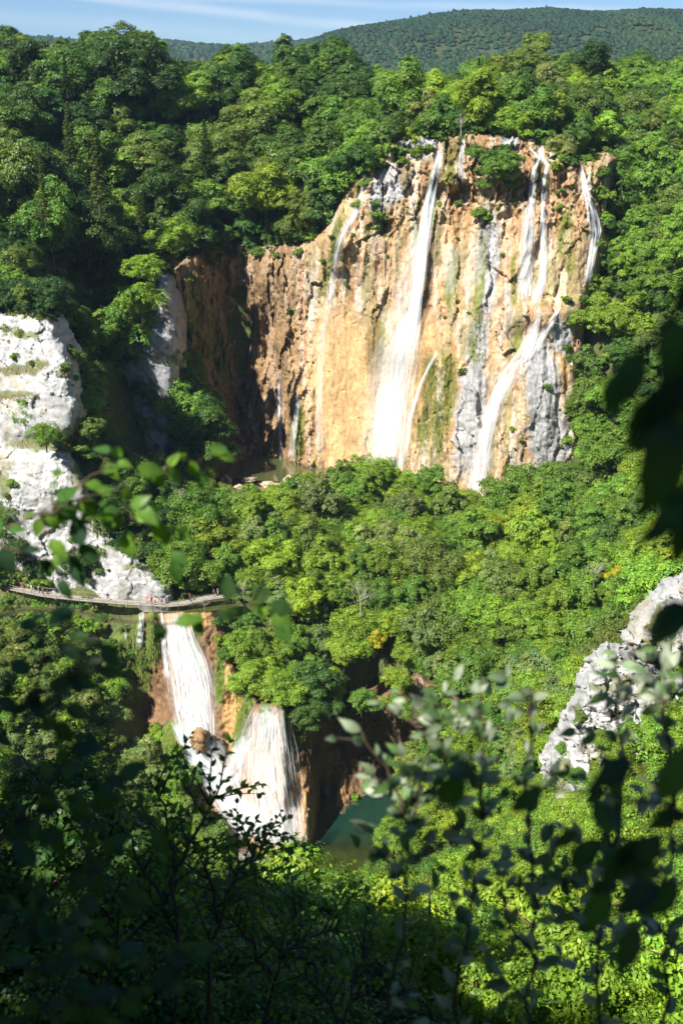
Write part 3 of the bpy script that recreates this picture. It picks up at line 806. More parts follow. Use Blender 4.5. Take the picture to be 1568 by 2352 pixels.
fall('waterfall', 'left lacy fall over the ochre wall between grey streak and right rim',
     [(1220,450,8),(1214,490,14),(1210,560,16),(1204,640,17),(1205,690,14)], GD, .9, 110, .15, .48, 7, wander=5, alpha=.7)
fall('waterfall', 'right lacy fall beside its twin above the slanting cascade',
     [(1247,450,6),(1246,540,8),(1248,600,9),(1244,650,11),(1225,700,11)], GD, .9, 90, .15, .48, 8, wander=5, alpha=.7)
fall('waterfall', 'white fall at the far right rim of the cliff beside the green slope',
     [(1334,378,5),(1344,440,8),(1360,490,12),(1368,530,14),(1358,590,9),(1348,650,8)], GD, .9, 70, .16, .6, 9)
fall('waterfall', 'thin thread of water from the right rim next to the trees',
     [(1354,376,2),(1354,400,3),(1352,440,3)], GD, .9, 14, .14, .2, 10)
fall('waterfall', 'small fall from the mossy lip just right of the tallest waterfall',
     [(1066,312,3),(1060,350,5),(1056,380,9),(1058,420,10),(1064,450,7)], GD, .9, 60, .13, .35, 11, alpha=.6)
fall('waterfall', 'narrow stepped fall down the left shoulder of the ochre cliff',
     [(836,400,3),(832,440,6),(812,490,13),(786,540,10),(772,590,9),(766,640,8),(756,700,7)], GD, .9, 50, .16, .30, 12, alpha=.6)
fall('waterfall', 'faint veil of water down the smooth tan wall into the pool',
     [(752,690,7),(742,760,9),(735,860,9),(733,960,9),(735,1050,11)], GD, .9, 36, .14, .22, 13, alpha=.4)
fall('waterfall', 'short thread of water at the left end of the ochre cliff',
     [(702,615,2),(700,650,4),(698,690,4)], GD, .9, 20, .13, .25, 14, alpha=.8)
fall('waterfall', 'thin straight thread of water dropping into the pool beside the shaded recess',
     [(640,850,2),(641,920,3),(642,1000,3),(644,1060,4)], GD, .9, 34, .16, .5, 15)
fall('waterfall', 'wispy trickle over the mossy fan at the pool',
     [(686,900,6),(678,960,7),(670,1055,10)], GD, .8, 36, .13, .32, 16, alpha=.6)
fall('waterfall', 'thin slanting runnel right of the tallest waterfall',
     [(1012,792,4),(985,840,4),(962,890,4),(945,950,5),(930,1030,7),(915,1085,8)], GD, .9, 46, .16, .3, 17)
fall('waterfall', 'faint spray stain in the middle of the cliff beside the grey streak',
     [(1040,560,12),(1035,620,14),(1030,680,12)], GD, .7, 26, .12, .2, 18, alpha=.35)
fall('waterfall', 'broad foaming waterfall below the boardwalk, upper left of the lower pair',
     [(402,1404,28),(412,1460,36),(428,1520,48),(440,1580,52),(446,1640,48),(452,1690,44),(470,1745,36),(492,1800,36)], LD, .9, 300, .14, .62, 19, wander=5)
fall('waterfall', 'white fall fanning out from a leafy lip into the lake, lower right of the pair',
     [(616,1616,30),(612,1660,48),(606,1720,66),(612,1790,70),(626,1860,66),(650,1945,46)], LD, 1.0, 280, .12, .48, 20, wander=5)
fall('waterfall', 'slanting foam chute joining the two lower waterfalls',
     [(405,1660,12),(430,1710,16),(455,1760,22),(500,1800,34),(540,1850,44),(590,1930,52)], LD, 1.2, 220, .17, .8, 21, wander=6)
fall('waterfall', 'left arm of the lower fan spilling towards the foam chute',
     [(560,1690,14),(545,1740,22),(528,1790,26),(520,1830,26)], LD, 1.1, 90, .15, .55, 22)
fall('waterfall', 'thin white fall between mossy columns under the boardwalk',
     [(327,1404,5),(323,1440,7),(320,1490,7)], LD, .6, 40, .14, .4, 23)
fall('waterfall', 'narrow thread at the left mossy column under the boardwalk',
     [(290,1415,2),(289,1440,3),(288,1470,3)], LD, .6, 14, .12, .2, 24)
fall('waterfall', 'thin fall squeezed between moss column and broad lower waterfall',
     [(370,1404,4),(374,1440,5),(378,1500,6),(384,1560,8)], LD, .7, 40, .15, .35, 25)
fall('waterfall', 'thin trickle before the dark cave under the overhanging trees',
     [(962,1545,6),(964,1590,7),(966,1650,8)], LD, .8, 22, .09, .0, 26)
fall('waterfall', 'drifting spray at the foot of the lower fan waterfall', [(632,1850,60),(640,1900,66),(648,1950,60)], LD, 2.6, 60, .3, .26, 31, wander=14, alpha=.3)
fall('waterfall', 'drifting spray where the broad lower waterfall meets the foam chute', [(470,1690,36),(490,1750,44),(510,1810,48)], LD, 2.4, 60, .3, .28, 32, wander=14, alpha=.3)
# foam where the falls land
def foam(name, label, cx, cy, rx, z, n, seed, h=1.4):
    R = np.random.default_rng(seed); D = float(D_at_z(cy, z)); c = P(cx, cy, D)
    V = []; F = []; b = 0
    ico = []
    bm = bmesh.new(); bmesh.ops.create_icosphere(bm, subdivisions=1, radius=1); iv = np.array([v.co[:] for v in bm.verts]); jf = np.array([[v.index for v in f.verts] for f in bm.faces]); bm.free()
    for i in range(n):
        a = R.uniform(0, 6.28); r = math.sqrt(R.random()) * rx
        s = R.uniform(.03, .17); hh = abs(R.normal(0, h * .35)) * (1 - r / rx)
        V.append(iv * s * np.array([1.4, 1.2, .8]) + np.array([c[0] + r * math.cos(a), c[1] + r * math.sin(a) * .6, z + hh])); F.append(jf + b); b += len(iv)
    M = plain('foam', (.82, .84, .86), .8, .05)
    o = obj(name, make_mesh(name, np.concatenate(V), np.concatenate(F), M, True)); tag(o, label, 'foam', kind='stuff')
foam('foam', 'white foam splashing at the foot of the lower fan waterfall', 650, 1940, 4.6, LAKE_Z, 520, 3, 2.6)
foam('foam', 'flat white foam on the pool below the faint veil', 745, 1058, 3.6, POOL_Z + .02, 260, 4, .2)
foam('foam', 'mist and foam at the foot of the tallest waterfall', 880, 1092, 5, POOL_Z, 300, 5, 3)

# ------------------------------------------------------------------ trees
def leaf_quads(C, N, T, ln, wd, R):
    """rhombic leaves at C with normals N, pointing along T"""
    N = N / np.linalg.norm(N, axis=1)[:, None]
    T = T - N * (T * N).sum(1)[:, None]; T = T / (np.linalg.norm(T, axis=1)[:, None] + 1e-9)
    B = np.cross(N, T)
    ln = ln[:, None]; wd = wd[:, None]
    V = np.stack([C - T * ln * .5, C + B * wd * .5 - N * wd * .12, C + T * ln * .5, C - B * wd * .5 - N * wd * .12], 1)
    n = len(C)
    return V.reshape(-1, 3), np.arange(n * 4).reshape(n, 4)

def unit(R, n):
    v = R.normal(size=(n, 3)); return v / np.linalg.norm(v, axis=1)[:, None]

def crown(seed, R0, z0, z1, nclump, nleaf, leaf, lobes=8, flat=.45, yellow=.12, droop=.32, open_=0.0):
    R = np.random.default_rng(seed)
    zc = (z0 + z1) / 2; hz = (z1 - z0) / 2
    L = [(np.array([0, 0, zc - hz * .12]), np.array([R0 * .70, R0 * .70, hz * .85]))]
    for k in range(lobes):
        a = 2 * math.pi * k / lobes * 1.0 + R.uniform(-.5, .5); e = R.uniform(-.55, .95)
        d = np.array([math.cos(a) * math.sqrt(1 - e * e * .8), math.sin(a) * math.sqrt(1 - e * e * .8), e])
        r = R0 * R.uniform(.22, .50)
        q = R.uniform(.55, 1.12); L.append((np.array([d[0] * R0 * q, d[1] * R0 * q, zc + d[2] * hz * q * .9]), np.array([r, r, r * R.uniform(.6, 1.1)])))
    L.append((np.array([R.uniform(-.2, .2) * R0, R.uniform(-.2, .2) * R0, z1 - R0 * .35]), np.array([R0 * .42, R0 * .42, R0 * .42])))
    cs = []; ns = []; nclump = int(nclump * 1.9)
    while len(cs) < nclump:
        c, r = L[R.integers(len(L))]
        d = unit(R, 1)[0]
        if d[2] < -.55: continue
        p = c + d * r * R.uniform(.82, 1.08)
        deep = min(np.linalg.norm((p - c2) / r2) for c2, r2 in L)
        if deep < .72 - open_: continue
        cs.append(p); ns.append(d)
    cs = np.array(cs); ns = np.array(ns)
    nleaf = int(nleaf / 1.75)
    rc = R0 * R.uniform(.07, .19, nclump)
    idx = np.repeat(np.arange(nclump), nleaf); n = len(idx)
    m = ns * .75 + np.array([0, 0, .65]) + unit(R, nclump) * .25; m /= np.linalg.norm(m, axis=1)[:, None]
    M = m[idx]
    q = unit(R, n); q = q - M * (q * M).sum(1)[:, None]; q /= np.linalg.norm(q, axis=1)[:, None] + 1e-9
    hd = ns * np.array([1, 1, .15]); hd = (hd / (np.linalg.norm(hd, axis=1)[:, None] + 1e-6))[idx]
    q = q + hd * ((q * hd).sum(1) * .9)[:, None]
    rr = np.sqrt(R.random(n)); rad = rc[idx]
    C = cs[idx] + q * (rr * rad)[:, None] - M * (rr ** 2 * rad * droop)[:, None] + R.normal(size=(n, 3)) * (rad * .20)[:, None]
    N = M * 1.0 + q * .45 + unit(R, n) * .62
    T = q + unit(R, n) * .5 - np.array([0, 0, .25])
    ln = leaf * R.uniform(.65, 1.35, n); wd = ln * R.uniform(.5, .75, n)
    # inner leaves so that the sky does not show everywhere
    k = int(n * .12)
    Ci = np.array([0, 0, zc]) + unit(R, k) * np.array([R0, R0, hz]) * (R.random(k) ** .45 * .72)[:, None]
    C = np.r_[C, Ci]; N = np.r_[N, unit(R, k) + np.array([0, 0, .5])]; T = np.r_[T, unit(R, k)]
    ln = np.r_[ln, leaf * 1.6 * np.ones(k)]; wd = np.r_[wd, leaf * 1.1 * np.ones(k)]
    V, F = leaf_quads(C, N, T, ln, wd, R)
    cv = np.r_[R.normal(1, .13, nclump)[idx], np.ones(k) * .95] * R.normal(1, .16, n + k)
    cy = np.clip(np.r_[R.normal(0, 1, nclump)[idx] * yellow, np.zeros(k)], -.3, .5)
    col = np.clip(np.stack([cv * (1 + cy), cv * (1 + cy * .35), cv * (1 - cy * .5)], -1), .25, 2.2)
    return V, F, np.repeat(col, 4, 0)

def trunk(seed, z1, r, R0, z0, limbs=6):
    R = random.Random(seed); mb = MB()
    pts = [(0, 0, -1.2)]; x = y = 0
    for k in range(1, 7):
        x += R.uniform(-.12, .12); y += R.uniform(-.12, .12); pts.append((x, y, z1 * .86 * k / 6))
    mb.tube(pts, [r * 1.25] + [r * (1 - .14 * k) for k in range(1, 7)], 6)
    for k in range(limbs):
        i = R.randint(2, 5); p = Vector(pts[i]); a = k * 2.4 + R.uniform(-.4, .4); l = R0 * R.uniform(.55, .85)
        d = Vector((math.cos(a), math.sin(a), R.uniform(.4, .9)))
        mb.tube([p, p + d * l * .45 + Vector((0, 0, .1)), p + d * l], [r * .45, r * .3, r * .1], 5)
    return mb.mesh('trunk', M_bark, True)

def to_mesh(name, VFC, mat):
    V, F, c = VFC
    return make_mesh(name, V, F, mat, False, c)

PROTO = {}
def add_proto(kind, R0, h, crown_args, tr=None, n=1, seed=0):
    lst = []
    for k in range(n):
        z0 = crown_args.get('z0', h * .25)
        me = to_mesh('crown', crown(seed + k * 7, R0 * (1 + .06 * k), z0, h, **{a: b for a, b in crown_args.items() if a != 'z0'}), M_leaf)
        tm = trunk(seed + k, h, R0 * (tr or .05), R0, z0)
        lst.append((me, tm))
    PROTO[kind] = (lst, R0, h, z0)

add_proto('tall_tree', 4.6, 14.0, dict(nclump=230, nleaf=94, leaf=.33, lobes=13, z0=2.0), n=4, seed=100)
add_proto('round_tree', 4.2, 9.5, dict(nclump=210, nleaf=92, leaf=.295, lobes=12, z0=1.0), n=4, seed=200)
add_proto('slender_tree', 2.7, 10.0, dict(nclump=150, nleaf=86, leaf=.27, lobes=9, z0=.8, droop=.5), n=3, seed=300)
add_proto('bushy_tree', 3.4, 6.6, dict(nclump=170, nleaf=86, leaf=.26, lobes=10, z0=.4, yellow=.16), n=4, seed=400)
add_proto('shrub', 1.9, 3.0, dict(nclump=80, nleaf=68, leaf=.21, lobes=7, z0=.1, yellow=.15), n=4, seed=500)
add_proto('near_shrub', 1.7, 3.4, dict(nclump=170, nleaf=46, leaf=.13, lobes=8, z0=.2, yellow=.16, open_=.12), n=3, seed=600)

def spruce(seed, h, R0, dens=1.0):
    R = np.random.default_rng(seed); C = []; N = []; T = []
    z = h * .12
    while z < h * .985:
        f = 1 - z / h; r = R0 * (f ** .8) * R.uniform(.8, 1.15); nb = max(4, int((5 + 5 * f) * dens)); a0 = R.uniform(0, 6)
        for k in range(nb):
            if R.random() < .12: continue
            a = a0 + 2 * math.pi * k / nb + R.uniform(-.25, .25); l = r * R.uniform(.65, 1.1)
            m = int(14 + 26 * l / R0 * dens)
            s = np.linspace(.1, 1, m); d = np.array([math.cos(a), math.sin(a), 0]); sd = np.array([-d[1], d[0], 0])
            w = R.uniform(-1, 1, m) * l * .20 * (1.15 - s)
            p = d * (s * l)[:, None] + sd * w[:, None]; p[:, 2] = z - .28 * l * s ** 1.3 + .12 * l * s ** 3 + R.normal(0, .05, m) - np.abs(w) * .5
            C.append(p); N.append(np.array([0, 0, 1]) + R.normal(size=(m, 3)) * .45); T.append(d + sd * np.sign(w)[:, None] * .8)
        z += h * .033 * R.uniform(.8, 1.3)
    C = np.concatenate(C); N = np.concatenate(N); T = np.concatenate(T); n = len(C)
    ln = R.uniform(.4, .8, n) * h / 12; V, F = leaf_quads(C, N, T, ln, ln * .42, R)
    cv = R.normal(1, .2, n); col = np.clip(np.stack([cv, cv, cv], -1), .3, 2)
    return V, F, np.repeat(col, 4, 0)
def spruce_trunk(h, r):
    mb = MB(); mb.tube([(0, 0, -1), (0, 0, h * .5), (.05, .03, h * .98)], [r, r * .6, r * .12], 6); return mb.mesh('trunk', M_dead, True)
PROTO['spruce'] = ([(to_mesh('crown', spruce(5, 12, 2.3), M_leaf), spruce_trunk(12, .17)), (to_mesh('crown', spruce(6, 12, 1.7, .6), M_leaf), spruce_trunk(12, .16))], 2.2, 12.0, 1.4)

PAL = {'dark': (0.0442, 0.0975, 0.0182), 'deep': (0.0715, 0.1495, 0.0234), 'mid': (0.1358, 0.2503, 0.0315), 'bright': (0.2002, 0.3217, 0.0315), 'lime': (0.2365, 0.3355, 0.0286), 'yellow': (0.4, 0.37, 0.018), 'pale': (0.2217, 0.2932, 0.0858), 'blue': (0.066, 0.15, 0.034), 'olive': (0.1485, 0.2145, 0.0396), 'silver': (0.286, 0.351, 0.221), 'conifer': (.105, .14, .04), 'drygrass': (0.247, 0.221, 0.078)}
COLWORD = {'dark': 'dark green', 'deep': 'deep green', 'mid': 'mid green', 'bright': 'bright green', 'lime': 'lime green', 'yellow': 'yellowing', 'pale': 'pale green',
           'blue': 'bluish green', 'olive': 'olive green', 'silver': 'silvery', 'conifer': 'dark needled', 'drygrass': 'straw coloured'}

def place(kind, name, loc, s, rz, colour, label, group=None, cat='tree', sz=None, var=None, jit=.12, wide=1.0):
    lst, R0, h, z0 = PROTO[kind]
    me, tm = lst[random.randrange(len(lst)) if var is None else var]
    root = empty(name, loc, rz, cut16(label), cat, group)
    root.scale = (s * wide, s * wide, s * (sz or 1))
    c = obj('crown', me, root); t = obj('trunk', tm, root)
    b = PAL[colour] if isinstance(colour, str) else colour
    k = random.gauss(1, jit); hsh = random.gauss(0, jit * .6)
    c.color = (max(.01, b[0] * k * (1 + hsh)), b[1] * k, max(.005, b[2] * k * (1 - hsh)), 1)
    return root

# --- what must stay in view: outlines in the picture with the distance of what they show
W4, H4 = 392, 588
yy, xx = np.mgrid[0:H4, 0:W4]; PXX = xx * 4 + 2.0; PYY = yy * 4 + 2.0
keepD = np.zeros((H4, W4)); 
PROT = []
def protect(poly, D, shrink=0):
    PROT.append((poly, D))
    m = sdist(PXX, PYY, poly) > shrink
    keepD[m] = np.maximum(keepD[m], D)
cliff_view = [(845,392),(885,350),(930,335),(1000,322),(1080,312),(1150,322),(1200,330),(1260,372),(1330,370),(1395,372),(1388,500),(1370,590),(1345,665),(1312,720),(1290,760),(1275,850),(1290,960),(1325,1060),(1310,1090),
              (1215,1075),(1180,1110),(1120,1140),(1085,1165),(1062,1120),(1000,1080),(930,1080),(905,1090),(860,1068),(820,1062),(790,1085),(740,1098),(640,1118),(560,1100),(500,1075),(410,1015),(402,700),(440,620),(480,598),(560,585),(640,575),(700,590),(750,530),(800,490),(835,450)]
protect(cliff_view, 262)
protect([(235,900),(290,800),(340,775),(405,755),(415,1045),(330,1050),(255,1025)], 263)
protect([(-10,740),(30,735),(60,712),(120,725),(140,790),(172,860),(186,950),(165,985),(100,1000),(120,1060),(170,1090),(200,1150),(225,1200),(290,1260),(370,1320),(390,1345),(520,1365),(520,1395),(400,1400),(300,1396),(200,1385),(100,1372),(-10,1360)], 212)
protect([(368,1396),(440,1396),(465,1450),(490,1500),(505,1600),(510,1700),(545,1690),(580,1620),(650,1615),(675,1680),(690,1760),(735,1800),(730,1900),(800,1850),(850,1880),(860,1930),(800,1990),(700,2010),(640,1980),(540,1930),(470,1820),(440,1760),(405,1690),(300,1750),(240,1750),(240,1560),(290,1500),(290,1400)], 178)
protect([(690,1720),(760,1690),(830,1640),(950,1600),(1000,1610),(1020,1690),(960,1740),(820,1760),(800,1850),(735,1830)], 192)
protect([(1540,1352),(1480,1410),(1458,1450),(1452,1486),(1500,1500),(1568,1500),(1568,1340)], 143)
protect([(1568,1560),(1480,1540),(1420,1505),(1390,1503),(1356,1562),(1330,1630),(1300,1690),(1270,1760),(1290,1800),(1330,1700),(1400,1660),(1460,1690),(1450,1800),(1568,1830)], 128)
sky_line = [(-20,-50),(1600,-50),(1600,142),(1500,140),(1420,112),(1370,100),(1330,100),(1262,130),(1250,100),(1210,92),(1180,125),(1112,160),(1095,112),(1080,160),(1000,182),(900,168),(830,152),(800,105),(760,110),(725,125),(690,95),(640,100),(620,160),(585,155),(570,105),(520,108),(470,150),(385,150),(372,92),(330,68),(240,62),(210,92),(160,100),(140,115),(110,100),(40,75),(-20,85)]
protect([(520,1062),(800,1060),(800,1082),(740,1100),(690,1116),(640,1124),(560,1122),(505,1112)], 264)
protect(sky_line, 5000)
protect([(520,1225),(556,1230),(552,1265),(515,1275)], 224)
depth_buf = np.full((H4, W4), 1e9)
for poly, D in PROT:
    if D < 4000:
        m = sdist(PXX, PYY, poly) > 26
        depth_buf[m] = np.minimum(depth_buf[m], D + 14)
placed = []
cover = np.zeros((H4, W4), bool)

def crown_view(x, y, z, s, kind):
    lst, R0, h, z0 = PROTO[kind]
    c = np.array([x, y, z + (z0 + h) / 2 * s]); px, py, f = project(c)
    return px, py, f, R0 * s * FPX / f, (h - z0) / 2 * s * FPX / f * CP + .2 * R0 * s * FPX / f

def allowed(x, y, z, s, kind, tol=.12):
    px, py, f, rx, ry = crown_view(x, y, z, s, kind)
    m = ((PXX - px) / rx) ** 2 + ((PYY - py) / ry) ** 2 < 1
    n = m.sum()
    if n == 0: return False
    bad = (keepD[m] > y + 1.0).sum() / n
    return bad <= tol

def try_visible(lst):
    """near to far; drop what stands wholly behind other crowns"""
    out = []
    for t in sorted(lst, key=lambda t: t['y']):
        px, py, f, rx, ry = crown_view(t['x'], t['y'], t['z'], t['s'], t['kind'])
        m = ((PXX - px) / (rx * .95)) ** 2 + ((PYY - py) / (ry * .95)) ** 2 < 1
        n = m.sum()
        if n == 0: continue
        vis = (depth_buf[m] > t['y']).sum() / max(n, 1)
        if vis < t.get('minvis', .06): continue
        mm = ((PXX - px) / (rx * .8)) ** 2 + ((PYY - py) / (ry * .8)) ** 2 < 1
        depth_buf[mm] = np.minimum(depth_buf[mm], t['y']); cover[mm] = True
        out.append(t)
    return out

def region_of(px, py, y):
    if y < 160: return 'near'
    if y > 255 and px < 840: return 'left'
    if y > 262 and px < 1330: return 'rim'
    if px > 1230 and y > 205: return 'right'
    if px < 420 and y > 205: return 'gully'
    if px < 330: return 'bank'
    return 'terrace'
REG = {'left': ('wood above the shaded recess', [('tall_tree', .62), ('slender_tree', .2), ('round_tree', .18)], (.9, 1.5), ['dark', 'deep', 'deep', 'mid', 'mid', 'bright', 'blue', 'olive', 'mid', 'deep']),
       'rim': ('wood along the rim above the falls', [('round_tree', .45), ('bushy_tree', .25), ('tall_tree', .2), ('slender_tree', .1)], (.75, 1.1), ['mid', 'mid', 'deep', 'bright', 'olive', 'lime', 'pale']),
       'right': ('green slope right of the falls', [('round_tree', .5), ('bushy_tree', .35), ('slender_tree', .15)], (.75, 1.1), ['mid', 'mid', 'bright', 'bright', 'deep', 'olive']),
       'gully': ('shady gully behind the white cliff', [('round_tree', .5), ('bushy_tree', .5)], (.6, .95), ['mid', 'deep', 'dark', 'olive']),
       'bank': ('bank below the boardwalk', [('bushy_tree', .6), ('shrub', .4)], (.5, .8), ['olive', 'pale', 'mid', 'bright']),
       'terrace': ('terrace between the two falls', [('round_tree', .4), ('bushy_tree', .45), ('slender_tree', .15)], (.62, 1.25), ['bright', 'bright', 'lime', 'mid', 'mid', 'olive', 'lime', 'pale']),
       'near': ('slope below the viewpoint', [('near_shrub', 1)], (.8, 1.4), ['bright', 'lime', 'mid'])}

# --- trees picked out by eye: kind, picture position of the crown's middle, distance, size, colour, label
HERO = [
 ('spruce', 'spruce_tree', 222, 375, 238, 1.40, 'conifer', 'tall sparse spruce with bare grey trunk in the left wood', 1, 'spruce'),
 ('spruce', 'spruce_tree', 98, 430, 236, 1.05, 'conifer', 'smaller thin spruce left of the tall sparse spruce', 1, 'spruce'),
 ('spruce', 'spruce_tree', 318, 470, 248, .75, 'conifer', 'short olive spruce on the edge of the dark gully', 1, 'spruce'),
 ('spruce', 'spruce_tree', 1098, 175, 330, .95, 'dark', 'pointed dark spruce standing above the rim wood', 0, 'spruce'),
 ('tall_tree', 'beech_tree', 270, 175, 312, 1.45, 'dark', 'tall dark beech rising highest on the left skyline', None, 'tree'),
 ('tall_tree', 'beech_tree', 345, 165, 318, 1.35, 'dark', 'dark beech crown right of the highest one on the skyline', None, 'tree'),
 ('tall_tree', 'beech_tree', 60, 165, 310, 1.2, 'dark', 'dark beech at the left end of the skyline', None, 'tree'),
 ('tall_tree', 'beech_tree', 545, 175, 330, 1.15, 'deep', 'round headed beech alone against the far hill', None, 'tree'),
 ('tall_tree', 'beech_tree', 680, 175, 335, 1.2, 'deep', 'spiky dark beech on the skyline left of the falls', None, 'tree'),
 ('tall_tree', 'beech_tree', 775, 185, 332, 1.15, 'deep', 'broad beech on the skyline where the far hill begins', None, 'tree'),
 ('round_tree', 'lime_tree', 610, 440, 292, 1.55, 'lime', 'large sunlit lime green tree at the heart of the left wood', None, 'tree'),
 ('round_tree', 'maple_tree', 395, 545, 280, 1.1, 'bright', 'yellow green tree hanging over the recess edge', None, 'tree'),
 ('round_tree', 'maple_tree', 1228, 220, 300, .95, 'yellow', 'yellowing tree standing out above the right rim', None, 'tree'),
 ('round_tree', 'maple_tree', 1222, 150, 322, 1.15, 'olive', 'rounded olive tree on the right skyline', None, 'tree'),
 ('tall_tree', 'pine_tree', 1362, 140, 330, .9, 'dark', 'dark broad pine against the right hill', None, 'tree'),
 ('round_tree', 'ash_tree', 1165, 372, 262, .62, 'mid', 'green bush clump hanging on the cliff top left of the split trickle', None, 'tree'),
 ('bushy_tree', 'ash_tree', 1140, 390, 262, .8, 'mid', 'shaggy green clump draped over the middle of the cliff top', None, 'tree'),
 ('round_tree', 'hazel_tree', 325, 690, 255, .95, 'bright', 'bright tree leaning out over the grey shaded wall', None, 'tree'),
 ('bushy_tree', 'hazel_tree', 340, 620, 262, 1.05, 'bright', 'bright tree above the grey wall', None, 'tree'),
 ('bushy_tree', 'hazel_tree', 105, 1000, 214, .75, 'mid', 'round green bush on the ledge of the white cliff', None, 'bush'),
 ('bushy_tree', 'hazel_tree', 215, 985, 222, .75, 'olive', 'twin bush behind the ledge bush on the white cliff', None, 'bush'),
 ('slender_tree', 'hazel_tree', 50, 680, 228, .55, 'olive', 'slim young tree on top of the white cliff', None, 'tree'),
 ('bushy_tree', 'maple_tree', 730, 1560, 192, 1.1, 'blue', 'dense bluish maple leaning over the lower fan waterfall', None, 'tree'),
 ('bushy_tree', 'maple_tree', 700, 1650, 186, .8, 'deep', 'drooping dark maple bough hanging beside the cave', None, 'tree'),
 ('bushy_tree', 'maple_tree', 790, 1500, 196, 1.0, 'lime', 'lime tinted tree on the brink left of the thin trickle', None, 'tree'),
 ('slender_tree', 'maple_tree', 868, 1470, 197, .5, 'yellow', 'small yellow leaved tree above the cave', None, 'tree'),
 ('bushy_tree', 'maple_tree', 910, 1560, 194, .65, 'lime', 'pale yellow green shrub overhanging the cave lip', None, 'tree'),
 ('slender_tree', 'maple_tree', 1415, 1330, 196, .62, 'yellow', 'yellow slender tree on the right terrace', None, 'tree'),
 ('spruce', 'spruce_tree', 160, 300, 262, 1.2, 'conifer', 'slim spruce just left of the tall sparse spruce top', 0, 'spruce'),
 ('spruce', 'spruce_tree', 470, 330, 290, 1.1, 'dark', 'dark spruce spire in the middle of the left wood', 0, 'spruce'),
 ('spruce', 'spruce_tree', 150, 165, 300, .8, 'dark', 'dark spruce tip on the left skyline', 0, 'spruce'),
 ('bushy_tree', 'maple_tree', 745, 1625, 190, .75, 'deep', 'dark maple draped over the left end of the cave lip', None, 'tree'),
 ('bushy_tree', 'maple_tree', 830, 1610, 191, .8, 'mid', 'leafy tree draped over the middle of the cave lip', None, 'tree'),
 ('bushy_tree', 'maple_tree', 1000, 1630, 190, .85, 'mid', 'leafy tree right of the thin trickle over the cave', None, 'tree'),
 ('bushy_tree', 'maple_tree', 1060, 1690, 187, .85, 'bright', 'bright tree at the right end of the cave lip', None, 'tree'),
 ('bushy_tree', 'maple_tree', 1000, 1740, 185, .75, 'mid', 'leafy tree hanging down right of the cave mouth', None, 'tree'),
 ('bushy_tree', 'maple_tree', 925, 1625, 190, .7, 'mid', 'leafy tree drooping left of the thin trickle over the cave', None, 'tree'),
 ('bushy_tree', 'maple_tree', 1040, 1640, 189, .75, 'bright', 'bright bush closing the right side of the cave lip', None, 'tree'),
 ('bushy_tree', 'maple_tree', 930, 1800, 184, .6, 'bright', 'bright low tree at the far lake shore', None, 'tree'),
 ('round_tree', 'hornbeam_tree', 905, 1920, 168, .80, 'bright', 'sunlit tree on the right shore of the lake', None, 'tree'),
 ('round_tree', 'hornbeam_tree', 985, 1890, 170, .85, 'lime', 'lime green tree behind the right lake shore', None, 'tree'),
 ('bushy_tree', 'hornbeam_tree', 880, 2010, 160, .8, 'mid', 'low tree at the near right corner of the lake', None, 'tree'),
 ('bushy_tree', 'willow_tree', 880, 1090, 256, .8, 'bright', 'bushy willow right before the foot of the tallest fall', None, 'tree'),
 ('bushy_tree', 'willow_tree', 985, 1100, 250, .85, 'mid', 'green willow at the cliff foot between the two big falls', None, 'tree'),
 ('bushy_tree', 'willow_tree', 1260, 1090, 244, .8, 'mid', 'bush at the cliff foot right of the slanting fall', None, 'tree'),
]
trees = []
for (kind, name, px, py, D, s, colour, label, var, cat) in HERO:
    lst, R0, h, z0 = PROTO[kind]
    c = P(px, py, D); z = c[2] - (z0 + h) / 2 * s
    trees.append(dict(kind=kind, name=name, x=c[0], y=c[1], z=float(z), s=s, colour=colour, label=label, var=var, cat=cat, hero=True, minvis=0))
heroes = try_visible(trees)
taken = [(t['x'], t['y'], PROTO[t['kind']][1] * t['s']) for t in heroes]

cand = []
R_ = random.Random(5)
pool_xy = lambda x, y: (-32 < x < 6 and 256 < y < 284 and True)
def gz(x, y): return float(ground_z(np.array([x]), np.array([y]))[0])
pts = []
for _ in range(60000):
    y = R_.uniform(168, 372); hw = y * .335 + 6; x = R_.uniform(-hw, hw)
    pts.append((x, y))
pts = np.array(pts); zs = ground_z(pts[:, 0], pts[:, 1])
zs2 = ground_z(pts[:, 0], pts[:, 1] + 1.5)
sel = []
cell = {}
for (x, y), z, z2 in zip(pts, zs, zs2):
    if abs(z2 - z) > 7: continue
    if -32 < x < 6 and 256 < y < 284 and z < 45: continue
    if z < LAKE_Z + 2: continue
    if 202 < y < 214 and z < 33 and x < -14: continue
    px, py, f = project(np.array([x, y, z + 4]))
    if px < -60 or px > 1630 or py > 2000: continue
    reg = region_of(px, py, y)
    if reg in ('near',): continue
    kinds = REG[reg][1]
    r = R_.random(); kind = kinds[-1][0]
    for kname, pr in kinds:
        if r < pr: kind = kname; break
        r -= pr
    s = R_.uniform(*REG[reg][2]); rad = PROTO[kind][1] * s
    key = (int(x // 6), int(y // 6)); ok = True
    for i in (-1, 0, 1):
        for j in (-1, 0, 1):
            for (X, Y, rr) in cell.get((key[0]+i, key[1]+j), []):
                if (X-x)**2 + (Y-y)**2 < ((rr + rad) * .56)**2: ok = False; break
            if not ok: break
        if not ok: break
    if not ok: continue
    if any((X-x)**2 + (Y-y)**2 < ((rr + rad) * .5)**2 for X, Y, rr in taken): continue
    if not allowed(x, y, z - .2, s, kind):
        s *= .6; rad *= .6
        if not allowed(x, y, z - .2, s, kind): continue
    cell.setdefault(key, []).append((x, y, rad))
    colour = R_.choice(REG[reg][3])
    cand.append(dict(kind=kind, x=x, y=y, z=float(z) - .2, s=s, colour=colour, reg=reg))
wild = try_visible(cand)
